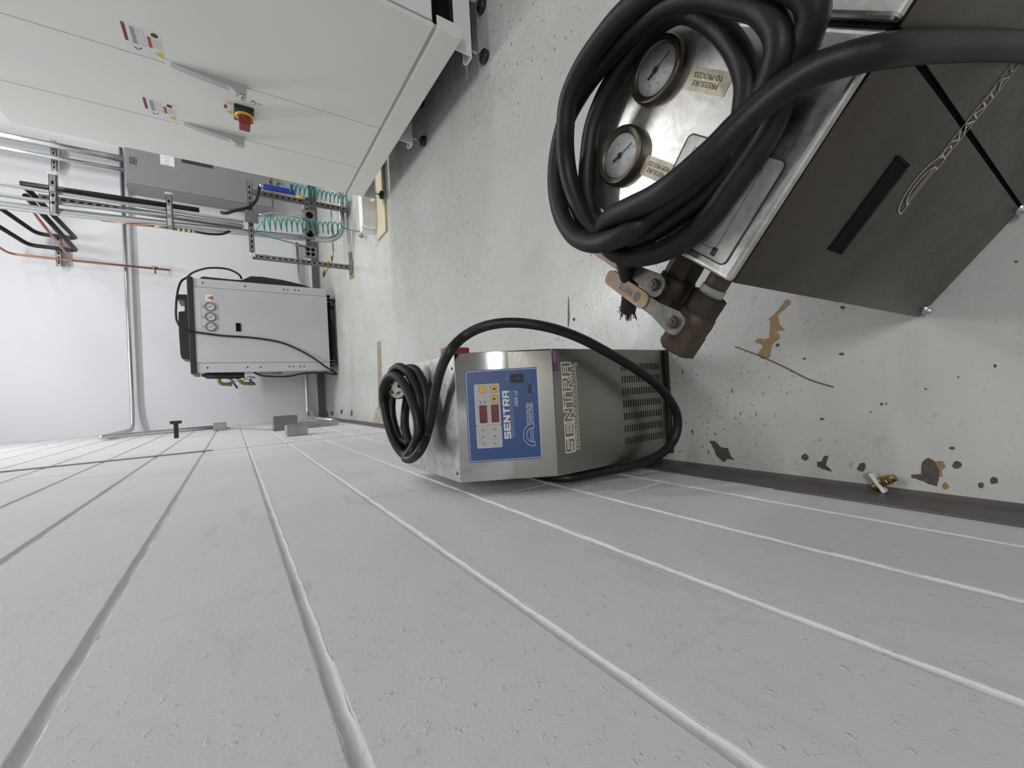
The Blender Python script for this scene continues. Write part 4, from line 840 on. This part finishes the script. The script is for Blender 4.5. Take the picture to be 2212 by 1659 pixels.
conduit('air_hose', 'black hose curving down from the brass valve to the widest conduit', [(1.776, yc - .05, 1.30), (1.77, yc - .05, 1.2), (1.79, yc - .03, 1.1), (1.83, yc - .03, 1.04)], .010, 'rubber', .05, 10, 'hose')
conduit('copper_line', 'thin copper pipe coming down to the brass valve on the widest conduit', [(1.80, yc + .05, 1.9), (1.778, yc - .02, 1.66), (1.776, yc - .05, 1.55)], .008, 'copper', .05, 8, 'pipe')

# ================================================================== back wall services
WY = 6.25
ep = thing('electrical_panel', 'large grey electrical panel on the back wall partly behind the white cabinet', 'electrical panel', (3.2, 6.1, 1.2))
MB().box((2.71, 5.98, .55), (3.75, WY - .004, 1.955), .004).build('panel_box', 'panelgrey', ep); MB().box((2.725, 5.965, .565), (3.74, 5.979, 1.94), .003).build('panel_door', 'panelgrey', ep)
b = MB(); ax = (Vector((0, 5.965, 0)), AX[0], AX[2], Vector((0, -1, 0))); b.flat([rrect(2.94, 1.85, 3.015, 1.91, .004)], *ax, .001); b.build('maker_plate', 'blackprint', ep)
b = MB(); [b.flat([[(2.948 + i * .022, 1.855 + j * .018), (2.963 + i * .022, 1.855 + j * .018), (2.963 + i * .022, 1.866 + j * .018), (2.948 + i * .022, 1.866 + j * .018)]], *ax, .0015) for i in range(3) for j in range(3)]; b.build('maker_mark', 'panelgrey', ep)
MB().box((3.0, 5.963, 1.525), (3.13, 5.965, 1.65)).build('paper_note', 'sticker', ep); b = MB(); [b.stroke([(3.0 + i * .035, 1.58), (3.01 + i * .035, 1.62), (3.02 + i * .035, 1.57)], .004, *ax, .003) for i in range(3)]; b.build('note_lines', 'greyprint', ep)
MB().box((3.07, 5.963, 1.165), (3.14, 5.965, 1.46)).build('black_label', 'blackprint', ep)
conduit('conduit', 'right of two steel conduits rising from the electrical panel', [(3.045, 6.12, 1.955), (3.045, 6.12, 2.6), (3.045, 6.12, 4.15)], .035, n=16); conduit('conduit', 'left of two steel conduits rising from the electrical panel', [(2.925, 6.12, 1.955), (2.915, 6.12, 2.6), (2.92, 6.12, 4.15)], .022, n=16)
o_ = strut((2.80, 6.16, 2.53), (3.12, 6.16, 2.53), 'wall_strut', None, True); tag(o_, 'short strut on the back wall holding the two panel conduits', 'strut')
conduit('conduit', 'long steel conduit across the back wall turning onto the block wall', [(3.2, 6.19, 2.01), (.30, 6.19, 2.005), (.04, 6.16, 2.005), (.035, 5.1, 2.03), (.033, 4.98, 2.05), (.033, 5.05, 1.95), (.033, 5.25, 1.24)], .02, 'zinc', .10, 14)
conduit('conduit', 'low steel conduit above the base of the back wall entering the corner', [(2.4, 6.21, .275), (1.3, 6.21, .25), (.12, 6.21, .245), (.04, 6.17, .24), (.04, 4.5, .24)], .02, 'zinc', .10, 14)
# black and copper process pipes high on the back wall
ws = strut((1.80, 6.17, 2.525), (2.12, 6.17, 2.525), 'wall_strut', None, True); tag(ws, 'short strut on the back wall holding black and copper pipes', 'strut')
conduit('black_pipe', 'left of the two black pipes bent between the back wall strut and the conduits', [(2.25, 5.2, 3.15), (1.975, 6.12, 2.72), (1.965, 6.12, 2.38), (1.91, yc + .05, 2.31)], .02, 'rubber', .06, 12, 'pipe')
conduit('black_pipe', 'right of the two black pipes bent between the back wall strut and the conduits', [(2.42, 5.2, 3.1), (2.10, 6.12, 2.66), (2.095, 6.12, 2.38), (1.99, yc + .05, 2.32)], .02, 'rubber', .06, 12, 'pipe')
conduit('copper_pipe', 'copper pipe running down the back wall to a capped tee', [(2.05, 5.4, 3.1), (1.875, 6.15, 2.86), (1.865, 6.15, 2.5), (1.856, 6.15, 1.62)], .011, 'copper', .06, 10, 'pipe')
conduit('copper_pipe', 'copper pipe branching from the back wall strut towards the conduits', [(1.86, 6.13, 2.42), (1.80, yc + .05, 2.28)], .010, 'copper', .04, 10, 'pipe')
b = MB(); b.cyl((1.865, 6.15, 1.757), (1.80, 6.15, 1.755), .010, n=10); b.cyl((1.865, 6.15, 1.785), (1.865, 6.15, 1.73), .015, n=10); tag(b.build('pipe_tee', 'brass', None), 'small brass tee stub on the copper pipe of the back wall', 'fitting')
# hazard tape on the floor behind the stand
hz = thing('hazard_tape', 'twisted yellow and black hazard tape lying on the floor behind the strut stand', 'tape', (2.3, 5.35, 0))
tp = [onz(p, .004) for p in ((713, 425), (716, 470), (716, 500), (720, 545), (716, 560), (708, 575), (698, 595))]; tp = smooth_pts(tp, 6)
for i in range(len(tp) - 1):
    a_, b_ = tp[i], tp[i + 1]; dd = (b_ - a_).normalized(); sd = dd.cross(EZ) * (.012 if i < 22 else .03); q = MB(); v_ = [q.bm.verts.new(p + EZ * (.001 if k < 4 else .003)) for k, p in enumerate((a_ - sd, a_ + sd, b_ + sd, b_ - sd) * 2)]
    q.bm.faces.new(v_[3::-1]); q.bm.faces.new(v_[4:]); [q.bm.faces.new((v_[k], v_[(k + 1) % 4], v_[4 + (k + 1) % 4], v_[4 + k])) for k in range(4)]; q.build('tape_band', 'yellowsafe' if (i // 3) % 2 == 0 else 'blackprint', hz)

# ================================================================== left wall services
def jbox(label, y0, y1, z0, z1, d, material, lidded=False):
    t = thing('junction_box', label, 'junction box', (d / 2, (y0 + y1) / 2, z0))
    MB().box((.001, y0, z0), (d, y1, z1), .004, 3).build('box', material, t); MB().box((d + .0002, y0 + .003, z0 + .003), (d + .004, y1 - .003, z1 - .003), .0015).build('cover', material, t)
    for yy, zz in ((y0 + .015, z0 + .015), (y1 - .015, z1 - .015)): MB().lathe([(0, .003), (.004, .002), (.005, 0)], (d + .004, yy, zz), (1, 0, 0), 8).build('cover_screw', 'zinc', t)
jbox('zinc junction box at the lower end of the conduit on the block wall', 5.10, 5.24, 1.14, 1.25, .075, 'zinc_dull')
jbox('flat dark grey junction box on the block wall with a wire leaving it', 4.20, 4.32, .60, .79, .125, 'boxgrey')
jbox('zinc junction box on the block wall nearest the coiled cord', 3.40, 3.53, .625, .765, .075, 'zinc_dull')
wy = thing('wireway', 'galvanised wireway with bolts low on the block wall', 'wireway', (.05, 4.35, .25))
MB().box((.001, 4.29, .24), (.055, 4.36, .60), .003).build('trough', 'zinc_dull', wy)
for i in range(6): MB().cyl((.055, 4.33, .44 + i * .022), (.068, 4.33, .44 + i * .022), .005, n=8).build('bolt', 'zinc', wy)
tb_ = thing('wall_peg', 'black T-shaped peg sticking out of the block wall beside the conduit', 'peg', (.05, 4.45, 1.47))
MB().box((.0, 4.435, 1.463), (.12, 4.465, 1.493), .003).build('stem', 'blackplastic', tb_); MB().box((.12, 4.42, 1.44), (.145, 4.48, 1.515), .003).build('head', 'blackplastic', tb_)
conduit('wire', 'thin dark wire running down between two junction boxes on the block wall', [(.02, 5.15, 1.14), (.012, 5.0, 1.0), (.01, 4.6, .87), (.012, 4.3, .79)], .006, 'greyprint', .05, 6, 'wire')
conduit('wire', 'loose brown wire lying on the floor in front of the blue-plated controller', [onz((1588, 749), .002), onz((1640, 768), .002), onz((1700, 795), .002), onz((1745, 820), .002), onz((1800, 836), .002)], .0012, 'rustpipe', .03, 6, 'wire')
# plastic and brass fitting on the floor by the base
ff = thing('hose_fitting', 'white plastic and brass hose fitting lying on the floor against the baseboard', 'fitting', (.03, .29, 0))
fc = Vector((.036, .288, .013)); fa = Vector((.55, .75, .12)).normalized()
p0_ = onz((1880, 1022), .018); p1_ = onz((1912, 1064), .018); dd = (p1_ - p0_).normalized()
fax = (p0_, dd, EZ.cross(dd).normalized(), EZ)
MB().box((0, -.0035, -.012), ((p1_ - p0_).length, .0035, .006), .0015, 2, fax).build('flange', 'plasticwhite', ff)
mid = p0_.lerp(p1_, .55); sdv = EZ.cross(dd).normalized()
b = MB(); b.lathe([(0, .003), (.010, .003), (.010, .008), (.007, .009), (.0085, .014), (.007, .016), (.009, .020), (.0065, .022), (.0065, .03), (0, .03)], mid - EZ * .004, sdv, 10, False); b.build('threaded_end', 'brass', ff)
b = MB(); b.lathe([(0, .003), (.0075, .003), (.0075, .012), (.005, .014), (0, .016)], mid + dd * .004 - EZ * .004, -sdv, 10, False); b.build('barb', 'brass', ff)
